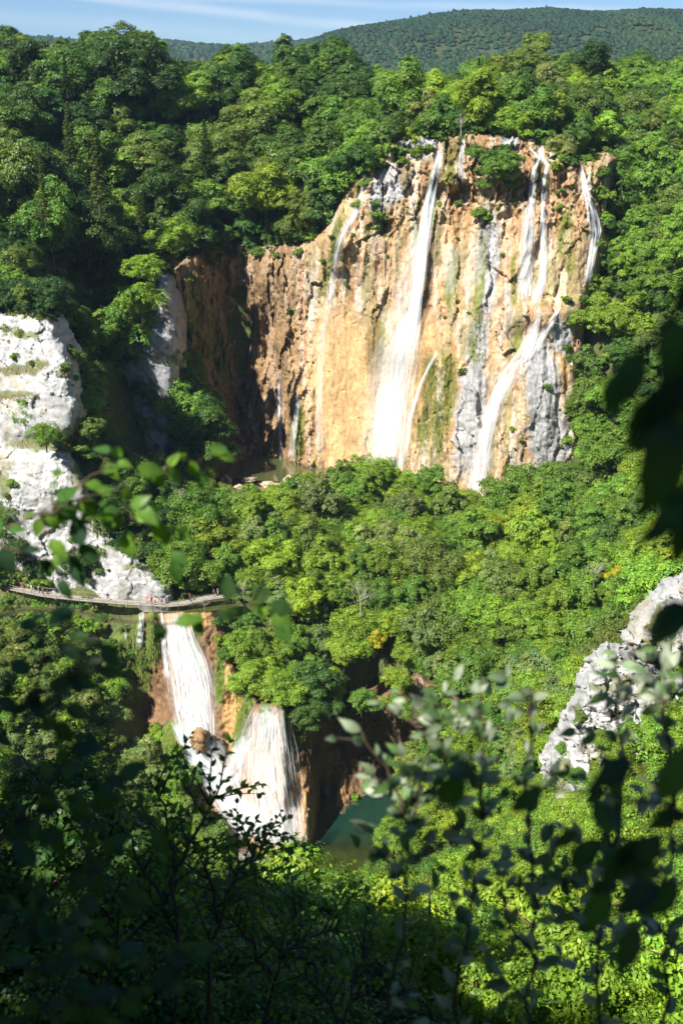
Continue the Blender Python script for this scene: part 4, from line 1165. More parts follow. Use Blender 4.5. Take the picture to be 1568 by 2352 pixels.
# undergrowth where the ground would still show
under = []
P2 = []
for _ in range(26000):
    y = R_.uniform(166, 330); hw = y * .33 + 4; x = R_.uniform(-hw, hw); P2.append((x, y))
P2 = np.array(P2); Z2 = ground_z(P2[:, 0], P2[:, 1]); Z3 = ground_z(P2[:, 0], P2[:, 1] + 1.5)
cell2 = {}
for (x, y), z, z3 in zip(P2, Z2, Z3):
    if abs(z3 - z) > 7 or z < LAKE_Z + 1.2: continue
    if -32 < x < 6 and 256 < y < 284 and z < 45: continue
    if 203 < y < 213 and z < 33 and x < -14: continue
    px, py, f = project(np.array([x, y, z + 1.2]))
    if not (0 <= px < 1568 and 0 <= py < 2000): continue
    if cover[int(py // 4), int(px // 4)] and depth_buf[int(py // 4), int(px // 4)] < y: continue
    s = R_.uniform(.8, 1.5); rad = 1.9 * s
    key = (int(x // 4), int(y // 4))
    if any((X-x)**2 + (Y-y)**2 < ((rr + rad) * .62)**2 for i in (-1,0,1) for j in (-1,0,1) for X, Y, rr in cell2.get((key[0]+i, key[1]+j), [])): continue
    if not allowed(x, y, z, s, 'shrub', .2):
        s *= .55
        if not allowed(x, y, z, s, 'shrub', .2): continue
    cell2.setdefault(key, []).append((x, y, rad))
    reg = region_of(px, py, y)
    under.append(dict(kind='shrub', x=x, y=y, z=float(z), s=s, colour=R_.choice(REG[reg][3]), reg=reg, minvis=.3))
under = try_visible(under)
NAME = {'tall_tree': 'beech_tree', 'round_tree': 'hornbeam_tree', 'slender_tree': 'ash_tree', 'bushy_tree': 'hazel_tree', 'shrub': 'shrub', 'near_shrub': 'dogwood_shrub'}
SHAPE = {'tall_tree': 'tall tree', 'round_tree': 'round tree', 'slender_tree': 'slender tree', 'bushy_tree': 'bushy tree', 'shrub': 'shrub', 'near_shrub': 'leafy shrub'}
LAND = [('the green pool', 690, 1085), ('the foot of the tallest fall', 880, 1090), ('the foot of the slanting fall', 1090, 1160), ('the pale dead tree', 830, 1340), ('the right end of the boardwalk', 510, 1365), ('the lower fan waterfall', 640, 1620),
        ('the dark cave', 850, 1650), ('the white right ridge', 1400, 1520), ('the grey shaded wall', 320, 880), ('the tall sparse spruce', 220, 280), ('the shaded recess', 540, 590), ('the cliff left shoulder', 800, 460), ('the split trickle', 1230, 340),
        ('the far right fall', 1360, 480), ('the highest skyline beech', 270, 100), ('the lone beech before the hill', 545, 140), ('the pointed dark spruce', 1098, 140), ('the yellowing rim tree', 1228, 220), ('the tallest fall lip', 1010, 310), ('the right grey rock', 1270, 950),
        ('the yellow terrace tree', 1415, 1330), ('the bare twiggy tree', 1355, 1290), ('the white cliff top', 60, 700), ('the white cliff ledge bush', 105, 1000), ('the mossy columns', 340, 1440), ('the large lime green tree', 610, 440), ('the curved walkway', 535, 1250),
        ('the broad lower waterfall', 430, 1560), ('the right picture edge', 1560, 800), ('the left picture edge', 10, 420), ('the upper right outcrop', 1520, 1400), ('the turquoise lake', 800, 1900), ('the small yellow tree', 868, 1470), ('the dark pine on the skyline', 1362, 120)]
def where(px, py):
    n, x, y = min(LAND, key=lambda l: math.hypot(l[1] - px, l[2] - py)); dx, dy = px - x, py - y; r = math.hypot(dx, dy)
    d = ('close ' if r < 70 else '' if r < 150 else 'well ')
    an = math.degrees(math.atan2(-dy, dx)) % 360
    w = ['right of', 'up and right of', 'above', 'up and left of', 'left of', 'down and left of', 'below', 'down and right of'][int((an + 22.5) // 45) % 8]
    return d + w + ' ' + n
def cut16(s):
    for a, b in ((' down and left of', ' lower left of'), (' up and left of', ' upper left of'), (' down and right of', ' lower right of'), (' up and right of', ' upper right of')): s = s.replace(a, b)
    for a in (' growing', ' clinging', ' rooted', ' picture', ' shaded'): s = s.replace(a, '') if len(s.split()) > 16 else s
    return s
def tree_label(t):
    px, py, f, rx, ry = crown_view(t['x'], t['y'], t['z'], t['s'], t['kind'])
    size = 'big ' if rx > 52 else 'small ' if rx < 30 else ''
    return '%s%s %s %s' % (size, COLWORD[t['colour']], SHAPE[t['kind']], where(px, py))
for t in heroes:
    place(t['kind'], t['name'], (t['x'], t['y'], t['z']), t['s'], random.uniform(0, 6.28), t['colour'], t['label'], None, t['cat'], var=t['var'], jit=.05)
def size_of(t): return crown_view(t['x'], t['y'], t['z'], t['s'], t['kind'])[3]
under.sort(key=size_of, reverse=True)
rest = under[165:]; under = under[:165]
for t in wild + under:
    place(t['kind'], 'right_bushy_tree' if t['kind'] == 'bushy_tree' and t['reg'] == 'right' else 'bank_bushy_tree' if t['kind'] == 'bushy_tree' and t['reg'] == 'bank' else NAME[t['kind']], (t['x'], t['y'], t['z']), t['s'], random.uniform(0, 6.28), t['colour'], tree_label(t), '%ss in the %s' % (SHAPE[t['kind']], REG[t['reg']][0]) if t['reg'] not in ('right', 'bank', 'terrace') else '%ss on the %s' % (SHAPE[t['kind']], REG[t['reg']][0]), 'shrub' if t['kind'] == 'shrub' else 'tree', sz=random.uniform(.9, 1.1) if t['y'] > 296 else random.uniform(1.0, 1.35) if t['kind'] in ('tall_tree', 'slender_tree') else random.uniform(.92, 1.25), wide=1.12)  # one bushy tree kind; its name changes with the region alone
if rest:
    tp = [crown(900 + k, 1.9, .1, 3.0, 26, 22, .40, 6) for k in range(5)]
    Vs, Fs, Cs, b = [], [], [], 0
    for t in rest:
        V, F, c = tp[R_.randrange(5)]; a = R_.uniform(0, 6.28); ca, sa = math.cos(a), math.sin(a)
        Vs.append(np.stack([V[:, 0] * ca - V[:, 1] * sa, V[:, 0] * sa + V[:, 1] * ca, V[:, 2]], -1) * t['s'] + np.array([t['x'], t['y'], t['z']])); Fs.append(F + b); b += len(V)
        Cs.append(c * np.array(PAL[t['colour']]) / np.array(PAL['mid']))
    o = obj('undergrowth', make_mesh('undergrowth', np.concatenate(Vs), np.concatenate(Fs), M_leaf, False, np.concatenate(Cs)))
    o.color = (*PAL['mid'], 1); tag(o, 'low leafy undergrowth filling the gaps between the trees', 'undergrowth', kind='stuff')
print('TREES', len(heroes), len(wild), len(under))
from collections import Counter
print(Counter(t['kind'] for t in wild + under), Counter(t['reg'] for t in wild + under))

# ------------------------------------------------------------------ far hills
def far_hill(name, label, line, D, back, seed, n, cr, colour, label2, xr):
    px = np.array([p[0] for p in line], float); py = np.array([p[1] for p in line], float)
    R = np.random.default_rng(seed)
    xs = np.linspace(xr[0], xr[1], 90); vs = np.linspace(0, 1, 34)
    def hz(pxv, v):
        ztop = P(pxv, np.interp(pxv, px, py), D)[..., 2]; z0 = 118.0
        sh = np.sin(np.clip(v, 0, 1) * math.pi / 2) ** 1.15
        z = z0 + (ztop - z0) * sh
        X = (pxv - 784) / FPX * D * 1.0
        z = z + (fbm(np.stack([X * .006, v * 6, 0 * X], -1), 3, seed) - .5) * 46 * np.clip(v * (1 - v) * 4, 0, 1)
        return X, D - back * (1 - v), z
    A, B = np.meshgrid(xs, vs, indexing='ij'); X, Y, Z = hz(A, B)
    V = np.stack([X, Y, Z], -1); V2 = np.concatenate([V, V[:, -1:] + np.array([0, back, -120])], 1)
    i = np.arange(V2.shape[0] * V2.shape[1]).reshape(V2.shape[:2])
    q = np.stack([i[:-1, :-1], i[1:, :-1], i[1:, 1:], i[:-1, 1:]], -1).reshape(-1, 4)
    h = obj(name, make_mesh(name, V2.reshape(-1, 3), q, M_ground, True, np.ones((V2.shape[0] * V2.shape[1], 3)) * np.array([.04, .06, .02])))
    tag(h, label, kind='structure')
    # the wood on it reads as one mass
    a = R.uniform(xr[0], xr[1], n); v = R.random(n) ** .8
    x, y, z = hz(a, v)
    an = np.arange(6) * math.pi / 3
    iv = np.concatenate([[[0, 0, .86]], np.stack([.72 * np.cos(an), .72 * np.sin(an), .62 + 0 * an], -1), np.stack([np.cos(an + .5), np.sin(an + .5), -.25 + 0 * an], -1)])
    jf = np.array([[0, 1 + k, 1 + (k + 1) % 6] for k in range(6)] + [[1 + k, 7 + k, 1 + (k + 1) % 6] for k in range(6)] + [[7 + k, 7 + (k + 1) % 6, 1 + (k + 1) % 6] for k in range(6)])
    s = R.uniform(.75, 1.35, n) * cr
    pts = iv[None] * (s[:, None, None] * np.stack([np.ones(n), np.ones(n), R.uniform(.55, 1.0, n)], -1)[:, None, :]) * R.uniform(.78, 1.22, (n, len(iv), 1))
    con = (R.random(n) < .015) | ((v > .985) & (R.random(n) < .4))
    pts[con] *= np.array([.55, .55, 1.9])
    pts += np.stack([x, y, z + s * .5], -1)[:, None]
    pt = fbm(np.stack([x * .012, y * .006, 0 * x], -1), 3, seed + 5) - .5
    k = R.normal(1, .13, n) * (1 + .9 * pt); hy = R.normal(0, .10, n) + .5 * pt
    rust = R.random(n) < .03
    col = np.stack([k * (1 + hy), k, k * (1 - hy)], -1); col[rust] *= np.array([2.2, 1.1, 1.0]); col[con] *= .6
    F = (jf[None] + (np.arange(n) * len(iv))[:, None, None]).reshape(-1, 3)
    o = obj('hill_wood', make_mesh('hill_wood', pts.reshape(-1, 3), F, M_hill, False, np.repeat(np.clip(col, .2, 3), len(iv), 0)))
    o.color = (*colour, 1)
    tag(o, label2, 'forest', kind='stuff')
far_hill('right_hill', 'long wooded hill on the right horizon', [(560,190),(660,140),(740,108),(770,97),(830,80),(900,66),(960,56),(1050,44),(1130,40),(1200,33),(1280,38),(1350,36),(1450,36),(1568,30),(1800,22)], 2000, 900, 61, 17000, 3.3, (.021, .048, .021), 'dense wood covering the right hill', (560, 1760))
far_hill('left_hill', 'lower wooded hill on the left horizon', [(-200,90),(20,86),(110,90),(220,97),(370,96),(430,100),(500,108),(560,112),(620,106),(700,101),(760,97),(850,92),(1000,100)], 2700, 900, 67, 9000, 5.0, (.021, .048, .021), 'dense wood covering the left hill', (-200, 1000))

# ------------------------------------------------------------------ plants clinging to the rock
def on_rock(kind, name, px, py, dfn, s, colour, label, sink=.6, cat='shrub', sz=None, group=None):
    if dfn is great_depth and py < 530: s *= 1.5
    D = float(dfn(px, py)); p = P(px, py, D)
    h = PROTO[kind][2] * s
    return place(kind, name, (p[0], p[1] - .55 * s, p[2] - h * .42), s, random.uniform(0, 6.28), colour, label, group, cat, sz=sz)
CL = [(1090,350,.7,'mid'),(1110,425,.6,'mid'),(1175,425,.7,'bright'),(1305,372,.7,'deep'),(1345,372,.6,'mid'),(1380,400,.7,'mid'),(1385,450,.7,'mid'),(1385,500,.6,'bright'),(1375,560,.7,'mid'),(1360,640,.7,'bright'),(1335,690,.7,'mid'),(1310,740,.7,'bright'),(860,352,.9,'mid'),(890,350,.8,'bright'),(1015,318,.5,'mid'),(925,372,.5,'mid'),(840,420,.5,'mid'),(820,470,.45,'bright'),(1290,440,.3,'mid'),(1010,470,.3,'bright'),(1050,470,.35,'mid'),(975,455,.3,'mid'),(1125,370,.9,'mid'),(1160,400,.9,'bright'),(1105,395,.6,'mid'),(1150,355,.8,'deep'),(960,352,.7,'bright'),(985,345,.5,'mid'),(1290,360,.9,'mid'),(1320,345,.8,'mid'),(1275,385,.5,'bright'),
      (868,500,.7,'mid'),(865,525,.5,'bright'),(862,470,.4,'mid'),(845,385,.8,'mid'),(880,372,.8,'bright'),(915,355,.7,'mid'),(1100,490,.6,'mid'),(1118,500,.5,'bright'),(1180,465,.35,'bright'),(1285,478,.4,'bright'),
      (1060,855,.55,'deep'),(1175,985,.4,'bright'),(1085,1000,.2,'mid'),(740,600,.4,'bright'),(795,655,.3,'bright'),(760,545,.35,'mid'),(890,590,.3,'mid'),(1300,690,.6,'mid'),(1300,800,.6,'mid'),(1255,890,.5,'mid'),(1300,1010,.7,'bright'),
      (1195,1010,.3,'bright'),(665,715,.45,'deep'),(455,700,.5,'olive'),(430,760,.4,'mid'),(545,850,.35,'mid'),(500,760,.35,'olive'),(640,590,.7,'mid'),(590,580,.9,'mid'),(480,600,.9,'mid'),(540,585,.8,'deep'),(690,580,.7,'mid'),(725,545,.6,'lime'),(440,640,.6,'mid')]
RC = random.Random(31)
for k in range(46):
    px, py = RC.uniform(760, 1310), RC.uniform(420, 1040)
    if abs(px - np.interp(py, [330, 700, 800, 1090], [1010, 955, 920, 885])) < 55 or abs(px - np.interp(py, [480, 700, 850, 1150], [1230, 1225, 1180, 1090])) < 40 or 740 < px < 850 and py > 700: continue
    CL.append((px, py, RC.uniform(.12, .3), RC.choice(['mid', 'bright', 'olive', 'deep'])))
for (px, py, s, c) in CL:
    on_rock('shrub', 'great_cliff_shrub', px, py, great_depth, s, c, '%s%s shrub on the ochre cliff %s' % ('tiny ' if s < .45 else '', COLWORD[c], where(px, py)), group='shrubs rooted in the great cliff')  # the ordinary shrub; its name differs by cliff alone
WLp = [(60,700,.9,'olive'),(20,700,.8,'mid'),(35,820,.5,'mid'),(75,835,.4,'olive'),(150,845,.6,'olive'),(175,870,.5,'bright'),(100,1015,.6,'drygrass'),(150,1030,.8,'drygrass'),(30,1110,.6,'bright'),(20,1140,.5,'olive'),(190,1080,.8,'mid'),(220,1130,.8,'olive'),
       (240,1190,.6,'mid'),(262,1215,.5,'bright'),(285,1265,.35,'olive'),(320,1300,.35,'olive'),(345,1312,.3,'drygrass'),(370,1330,.45,'bright'),(390,1340,.6,'mid'),(250,1310,.2,'olive'),(120,905,.2,'drygrass'),(60,925,.25,'drygrass'),(180,1000,.5,'olive'),(270,1170,.7,'mid')]
for (px, py, s, c) in WLp:
    on_rock('shrub', 'white_cliff_shrub', px, py, white_depth, s, c, '%s%s shrub on the white cliff %s' % ('tiny ' if s < .45 else '', COLWORD[c], where(px, py)), group='shrubs on the white cliff')  # same shrub again, named apart for the white cliff
for (px, py, s, c) in [(1330,1650,.5,'olive'),(1380,1700,.9,'bright'),(1420,1720,1.0,'bright'),(1370,1770,.9,'lime'),(1440,1660,.5,'mid'),(1480,1560,.45,'mid'),(1500,1600,.4,'olive'),(1540,1580,.5,'mid'),(1410,1800,.8,'bright'),(1320,1780,.7,'mid'),(1500,1660,.6,'mid'),(1540,1700,.6,'olive'),(1290,1720,.6,'mid'),(1350,1840,1.0,'bright'),(1450,1860,1.0,'lime'),(1540,1850,1.0,'bright')]:
    on_rock('near_shrub', 'dogwood_shrub', px, py, r2_depth, s * 1.1, c, '%s shrub on the white ridge, %s' % (COLWORD[c], where(px, py)), group='shrubs on the right ridge')
for (px, py, s, c) in [(290,1445,.6,'olive'),(262,1480,.8,'mid'),(300,1500,.7,'mid'),(335,1530,.6,'deep'),(280,1540,.7,'deep'),(500,1430,.6,'mid'),(520,1500,.8,'mid'),(540,1560,.7,'mid'),(505,1470,.6,'bright'),(570,1590,.6,'bright'),(690,1640,.5,'lime'),(600,1580,.9,'mid'),(640,1560,.9,'mid'),(1060,1590,.7,'mid'),(1090,1640,.8,'mid'),(1080,1700,.8,'bright'),(1010,1590,.6,'bright'),(880,1610,.6,'lime'),(800,1640,.6,'mid'),(940,1575,.6,'mid'),(815,1830,.5,'bright')]:
    on_rock('shrub', 'shrub', px, py, low_depth, s, c, '%s shrub on the lower barrier %s' % (COLWORD[c], where(px, py)), group='shrubs on the lower barrier')

def ground_hit(px, py, d0=150, d1=300):
    D = np.arange(d0, d1, .5); p = P(np.full(D.shape, px), np.full(D.shape, py), D); gzv = ground_z(p[:, 0], p[:, 1])
    k = np.argmax(p[:, 2] < gzv); return p[k]
RB = random.Random(77)
for (px, py) in [(525,1425),(550,1445),(575,1470),(545,1475),(600,1500),(520,1400),(575,1430),(610,1460),(560,1515),(590,1540),(640,1500),(535,1390)] + [(12 + 24 * k, 1412 + 18 * ((k * 7) % 3) + 6 * (k % 2)) for k in range(11)] + [(20 + 22 * k, 1388 + 1.2 * k) for k in range(10)] + [(24 + 30 * k, 1460 - 10 * (k % 2)) for k in range(8)] + [(470 + 20 * k, 1330 + 8 * (k % 2)) for k in range(6)]:
    p = ground_hit(px, py, 170, 250); c = RB.choice(['mid', 'olive', 'bright', 'pale']); sv = RB.uniform(.55, .95)
    place('shrub', 'shrub', (p[0], p[1] + .3, p[2] - .5 * sv), sv, RB.uniform(0, 6.28), c, '%s boardwalk bank shrub %s' % (COLWORD[c], where(px, py)), 'shrubs along the boardwalk', 'shrub')

# hanging grass and moss on the columns under the boardwalk
def tufts(name, label, spots, dfn, seed, n, colour, ln=.9):
    R = np.random.default_rng(seed); Vs = []; F = []; C = []
    for (cx, cy, rx, ry) in spots:
        m = int(n * rx * ry / 600)
        px = cx + R.uniform(-1, 1, m) * rx; py = cy + R.uniform(-1, 1, m) * ry
        p = P(px, py, dfn(px, py) - .08)
        L = ln * R.uniform(.5, 1.3, m); a = R.uniform(-.5, .5, m); w = R.uniform(.03, .07, m)
        out = np.stack([np.sin(a) * .4, -R.uniform(.15, .6, m), 0 * a + .15], -1) * L[:, None]
        tip = p + out + np.stack([0 * L, 0 * L, -L], -1)
        midp = p + out * .9 + np.stack([0 * L, 0 * L, -.25 * L], -1)
        V = np.stack([p - np.stack([w, 0 * w, 0 * w], -1), midp + np.stack([w, 0 * w, 0 * w], -1), tip, midp - np.stack([w, 0 * w, 0 * w], -1)], 1)
        Vs.append(V.reshape(-1, 3)); k = R.normal(1, .25, m); C.append(np.repeat(np.stack([k * R.uniform(.8, 1.5, m), k, k], -1), 4, 0))
    V = np.concatenate(Vs); C = np.clip(np.concatenate(C), .3, 2.5)
    o = obj(name, make_mesh(name, V, np.arange(len(V)).reshape(-1, 4), M_leaf, False, C)); o.color = (*colour, 1)
    tag(o, label, 'grass', kind='stuff'); return o
tufts('hanging_grass', 'long green grass hanging over the mossy columns under the boardwalk', [(318,1445,13,52),(352,1450,15,62),(452,1425,10,30),(300,1440,14,40),(272,1480,26,30),(300,1540,45,45),(555,1660,13,60),(395,1690,34,26),(250,1530,22,50),(505,1540,10,60)], low_depth, 3, 700, (.13, .20, .025), .65)
tufts('cliff_moss', 'shaggy moss and grass draping the great cliff', [(445,720,20,80),(425,820,9,70),(500,800,20,70),(775,545,14,50),(745,640,10,34),(1000,930,30,110),(1040,360,16,30),(1300,560,12,60),(1110,480,24,30),(1150,385,60,30),(865,510,24,40),(1100,760,12,70),(685,990,12,60)], great_depth, 4, 130, (.13, .17, .03), .8)
tufts('cliff_grass', 'dry grass tufts on the ledges of the white cliff', [(40,850,46,8),(85,838,26,8),(30,910,60,5),(100,1018,60,10),(150,850,22,12),(160,1040,40,16),(230,1200,16,24),(345,1315,26,8)], white_depth, 5, 300, (.17, .16, .05), .6)
# ------------------------------------------------------------------ boulders by the pool and below the falls
def boulder(name, label, px, py, z, size, seed, colour, group=None):
    D = float(D_at_z(py, z)); c = P(px, py, D)
    bm = bmesh.new(); bmesh.ops.create_icosphere(bm, subdivisions=4, radius=1)
    v = np.array([w.co[:] for w in bm.verts]); f = np.array([[w.index for w in q.verts] for q in bm.faces]); bm.free()
    r = 1 + .55 * facets(v * 1.3 + seed * 3.1, seed) + .16 * facets(v * 3.1 + seed, seed + 9) + .1 * (fbm(v * 4 + seed, 3, seed) - .5)
    v = v * r[:, None] * np.array(size)
    n = fbm(v * 1.5 + seed, 4, seed)[:, None]; col = np.array(colour) * (.65 + .7 * n)
    o = obj(name, make_mesh(name, v, f, M_white, False, col), None, (c[0], c[1], z + size[2] * .25)); o.rotation_euler = (0, 0, seed)
    tag(o, label, 'boulder', group)
PK = (.42, .33, .25)
for i, (px, py, sz, lb) in enumerate([(665,1106,(2.0,1.5,1.0),'pinkish boulder on the near rim of the green pool'), (625,1116,(2.6,1.4,.7),'flat pale boulder left of the pinkish one by the pool'), (575,1102,(1.8,1.1,.6),'low tan boulder at the pool outlet'), (520,1105,(1.5,1.2,.9),'dark tan boulder among plants at the left of the pool'),
                                      (548,1120,(1.0,.9,.6),'small boulder below the pool outlet'), (730,1108,(1.3,1.0,.8),'boulder half hidden in leaves right of the pinkish one'), (505,1118,(.9,.9,.6),'small dark boulder furthest left of the pool')]):
    boulder('boulder', lb, px, py, POOL_Z - .3, sz, 11 + i, PK if i != 3 else (.25, .19, .14), 'boulders by the pool')
boulder('boulder', 'brown rounded boulder parting the broad lower waterfall', 457, 1700, float(P(457, 1700, float(low_depth(457, 1700)) - 1.8)[2]) - .4, (1.6, 1.6, 1.9), 31, (.26, .16, .08))
boulder('boulder', 'white rock among plants beside the lower waterfalls', 562, 1568, 17.5, (2.0, 1.4, 1.6), 33, (.45, .44, .42))
boulder('boulder', 'submerged tan stone in the lake shallows', 690, 1992, LAKE_Z - .1, (1.2, .9, .4), 35, (.30, .21, .10))
boulder('boulder', 'orange stone breaking the green pool surface', 612, 1074, POOL_Z - .1, (1.0, .6, .35), 37, (.45, .28, .10))

# ------------------------------------------------------------------ bare trees
def bare_tree(name, label, px, py, D, h, seed, spread=.5, levels=4, mat=None, cat='dead tree'):
    c = P(px, py, D); R = random.Random(seed)
    root = empty(name, tuple(c), 0, label, cat)
    tr = MB(); br = MB()
    top = Vector((R.uniform(-.3, .3), 0, h * .55))
    tr.tube([Vector((0, 0, -1)), Vector((0, 0, 0)), top * .5, top], [h * .018, h * .017, h * .014, h * .010], 6)
    def grow(p, d, l, r, lv, mb):
        q = p + d * l * .5 + Vector((R.uniform(-.06, .06), R.uniform(-.06, .06), R.uniform(-.02, .06))) * l; e = q + (d + Vector((R.uniform(-.2, .2), R.uniform(-.2, .2), R.uniform(-.1, .15)))) * l * .5
        mb.tube([p, q, e], [r, r * .8, r * .5], 4, False)
        if lv <= 0: return
        for k in range(R.randint(2, 3)):
            a = Vector((R.gauss(0, 1), R.gauss(0, 1), R.gauss(0, .7))).normalized()
            nd = (d + a * .75).normalized(); nd = (nd + Vector((0, 0, .12))).normalized()
            grow(q.lerp(e, R.uniform(.1, 1)), nd, l * R.uniform(.55, .8), r * .55, lv - 1, mb)
    for k in range(9):
        t = R.uniform(.35, 1); p = top * t; a = k * 2.4 + R.uniform(-.3, .3)
        d = Vector((math.cos(a) * spread, math.sin(a) * spread, 1 - spread * .4)).normalized()
        grow(p, d, h * R.uniform(.18, .32), h * .007, levels - 1, br)
    tr.build('trunk', mat or M_dead, root, True); br.build('branches', mat or M_dead, root)
bare_tree('dead_tree', 'pale bare dead tree standing among green crowns on the terrace', 828, 1410, 200, 7.5, 3, .8)
bare_tree('dead_tree', 'bare twiggy tree on the right part of the terrace', 1362, 1350, 196, 6.0, 5, .6)
bare_tree('dead_tree', 'thin bare tree at the lip right of the tallest fall', 1058, 308, 266, 5.5, 7, .4, 3)
bare_tree('dead_shrub', 'grey leafless shrub behind the left foreground leaves', 415, 1150, 226, 4.0, 9, 1.0, 4, cat='shrub')
bare_tree('dead_shrub', 'small leafless shrub before the shaded recess', 368, 1065, 236, 3.4, 10, .7, 3, cat='shrub')
bare_tree('dead_shrub', 'tangle of bleached branches at the right end of the boardwalk', 470, 1402, 200, 2.6, 12, 1.1, 4, cat='shrub')
bare_tree('dead_shrub', 'bare stems rising beside the boardwalk end', 560, 1370, 203, 3.6, 13, .4, 3, cat='shrub')
bare_tree('dead_shrub', 'bare pale stems left of the dead tree', 600, 1400, 202, 4.2, 14, .35, 3, cat='shrub')

# ------------------------------------------------------------------ boardwalk
M_plank = plain('weathered_plank', (.36, .33, .29), .85, .25, 3)
M_post = plain('weathered_post', (.27, .22, .16), .85, .25, 3)
dk = [(-40,1330),(35,1352),(105,1366),(180,1374.6),(250,1380.5),(310,1385),(388,1389),(417,1386.5),(480,1373),(524,1367)]
DZ = np.interp([d[0] for d in dk], [0, 400, 480, 530], [DECK_Z, DECK_Z, DECK_Z + .5, DECK_Z + .9])
dpts = [Vector(P(x, y, float(D_at_z(y, z)))) for (x, y), z in zip(dk, DZ)]
def along(pts, step):
    out = []; carry = 0
    for a, b in zip(pts[:-1], pts[1:]):
        L = (b - a).length; d = (b - a) / L; s = carry
        while s < L: out.append((a + d * s, d)); s += step
        carry = s - L
    return out
bw = empty('boardwalk', tuple(dpts[5]), 0, 'weathered plank boardwalk with log railings along the foot of the white cliff', 'boardwalk')
base = Vector(dpts[5])
pk = MB()
for p, d in along(dpts, .34):
    an = math.atan2(d.y, d.x) + random.uniform(-.03, .03)
    pk.box(p - base + Vector((0, 0, random.uniform(-.012, .012))), .28, 1.9 + random.uniform(-.08, .08), .06, an)
o = pk.build('planks', M_plank, bw); o['kind'] = 'stuff'
for sd in (-.75, .75):
    st = MB(); st.tube([p - base + Vector((-d.y, d.x, 0)) * sd - Vector((0, 0, .14)) for p, d in along(dpts, 1.2)], .1, 6); st.build('stringer', M_post, bw, True)
side = {}
for sgn in (-1, 1):
    last = None
    for i, (p, d) in enumerate(along(dpts, 2.5 if sgn < 0 else 3.4)):
        if sgn > 0 and 12 < i < 17: last = None; continue
        q = p + Vector((d.y, -d.x, 0)) * (.92 * (-sgn)) * -1
        q = p + Vector((-d.y, d.x, 0)) * (.92 * sgn)
        m = MB(); m.tube([q - base + Vector((0, 0, -.75)), q - base + Vector((random.uniform(-.04, .04), 0, 1.12))], .06, 6); m.build('post', M_post, bw, True)
        if last is not None:
            for hgt in (1.05, .55) if sgn < 0 else (1.05,):
                m = MB(); m.tube([last - base + Vector((0, 0, hgt)), q - base + Vector((0, 0, hgt + random.uniform(-.05, .05)))], .04, 5); m.build('rail', M_post, bw, True)
        last = q
wk = empty('walkway', (0, 0, 0), 0, 'short curved pale walkway among the trees with one walker', 'walkway')
wp = [Vector(P(x, y, float(D_at_z(y, 35.6)))) for x, y in [(512,1278),(530,1272),(546,1262),(552,1248),(540,1236)]]
wk.location = wp[2]; m = MB()
for p, d in along(wp, .32): m.box(p - wp[2], .27, 1.9, .06, math.atan2(d.y, d.x))
o = m.build('planks', M_plank, wk); o['kind'] = 'stuff'
for sd in (-.75, .75):
    m = MB(); m.tube([p - wp[2] + Vector((-d.y, d.x, 0)) * sd - Vector((0, 0, .13)) for p, d in along(wp, 1.0)], .09, 6); m.build('stringer', M_post, wk, True)
sheet('stream', [(300,1384),(420,1378),(545,1372),(560,1392),(480,1404),(330,1406)], 30.0, M_pool, label='stream slipping under the boardwalk to the lower falls')

# ------------------------------------------------------------------ people
def body_mesh(walk, arm):
    V = []; E = []; Rr = []
    def v(p, r, par=None):
        V.append(p); Rr.append(r)
        if par is not None: E.append((par, len(V) - 1))
        return len(V) - 1
    pel = v((0, 0, .96), (.15, .11)); wa = v((0, 0, 1.10), (.13, .095), pel); ch = v((0, .01, 1.30), (.16, .11), wa); nk = v((0, 0, 1.47), (.06, .06), ch)
    hd = v((0, -.02, 1.56), (.085, .095), nk); v((0, -.01, 1.68), (.075, .085), hd)
    for s in (-1, 1):
        k = walk * s
        hip = v((.09 * s, 0, .90), (.095, .095), pel); kn = v((.10 * s, -.16 * k - .03, .50), (.06, .06), hip); an = v((.10 * s, .10 * k - .22 * max(k, 0), .09), (.042, .042), kn); v((.11 * s, an and V[an][1] - .14, .035), (.04, .03), an)
        sh = v((.19 * s, 0, 1.40), (.058, .058), ch); el = v((.25 * s, .03 + .10 * k - arm * .04, 1.12), (.043, .043), sh)
        ha = v((.24 * s - arm * .10 * s, -.08 + .12 * k - arm * .18, .90 + arm * .24), (.034, .034), el); v((.235 * s - arm * .12 * s, -.12 + .12 * k - arm * .24, .83 + arm * .28), (.036, .022), ha)
    me = bpy.data.meshes.new('body'); me.from_pydata(V, E, [])
    o = bpy.data.objects.new('tmp', me); COL.objects.link(o)
    md = o.modifiers.new('s', 'SKIN'); md.use_smooth_shade = True
    for i, sv in enumerate(me.skin_vertices[0].data): sv.radius = Rr[i]; sv.use_root = (i == 0)
    o.modifiers.new('d', 'SUBSURF').levels = 1
    dg = bpy.context.evaluated_depsgraph_get(); r = bpy.data.meshes.new_from_object(o.evaluated_get(dg)); r.name = 'body'
    bpy.data.objects.remove(o); return r
M_skin = plain('skin', (.50, .30, .20), .6, .06)
BODY = [body_mesh(0, 0), body_mesh(.8, 0), body_mesh(.2, 1)]
for b in BODY:
    b.materials.clear(); b.materials.append(M_skin)
CM = {}
def cloth(c):
    if c not in CM: CM[c] = plain('cloth', c, .85, .12, 9)
    return CM[c]
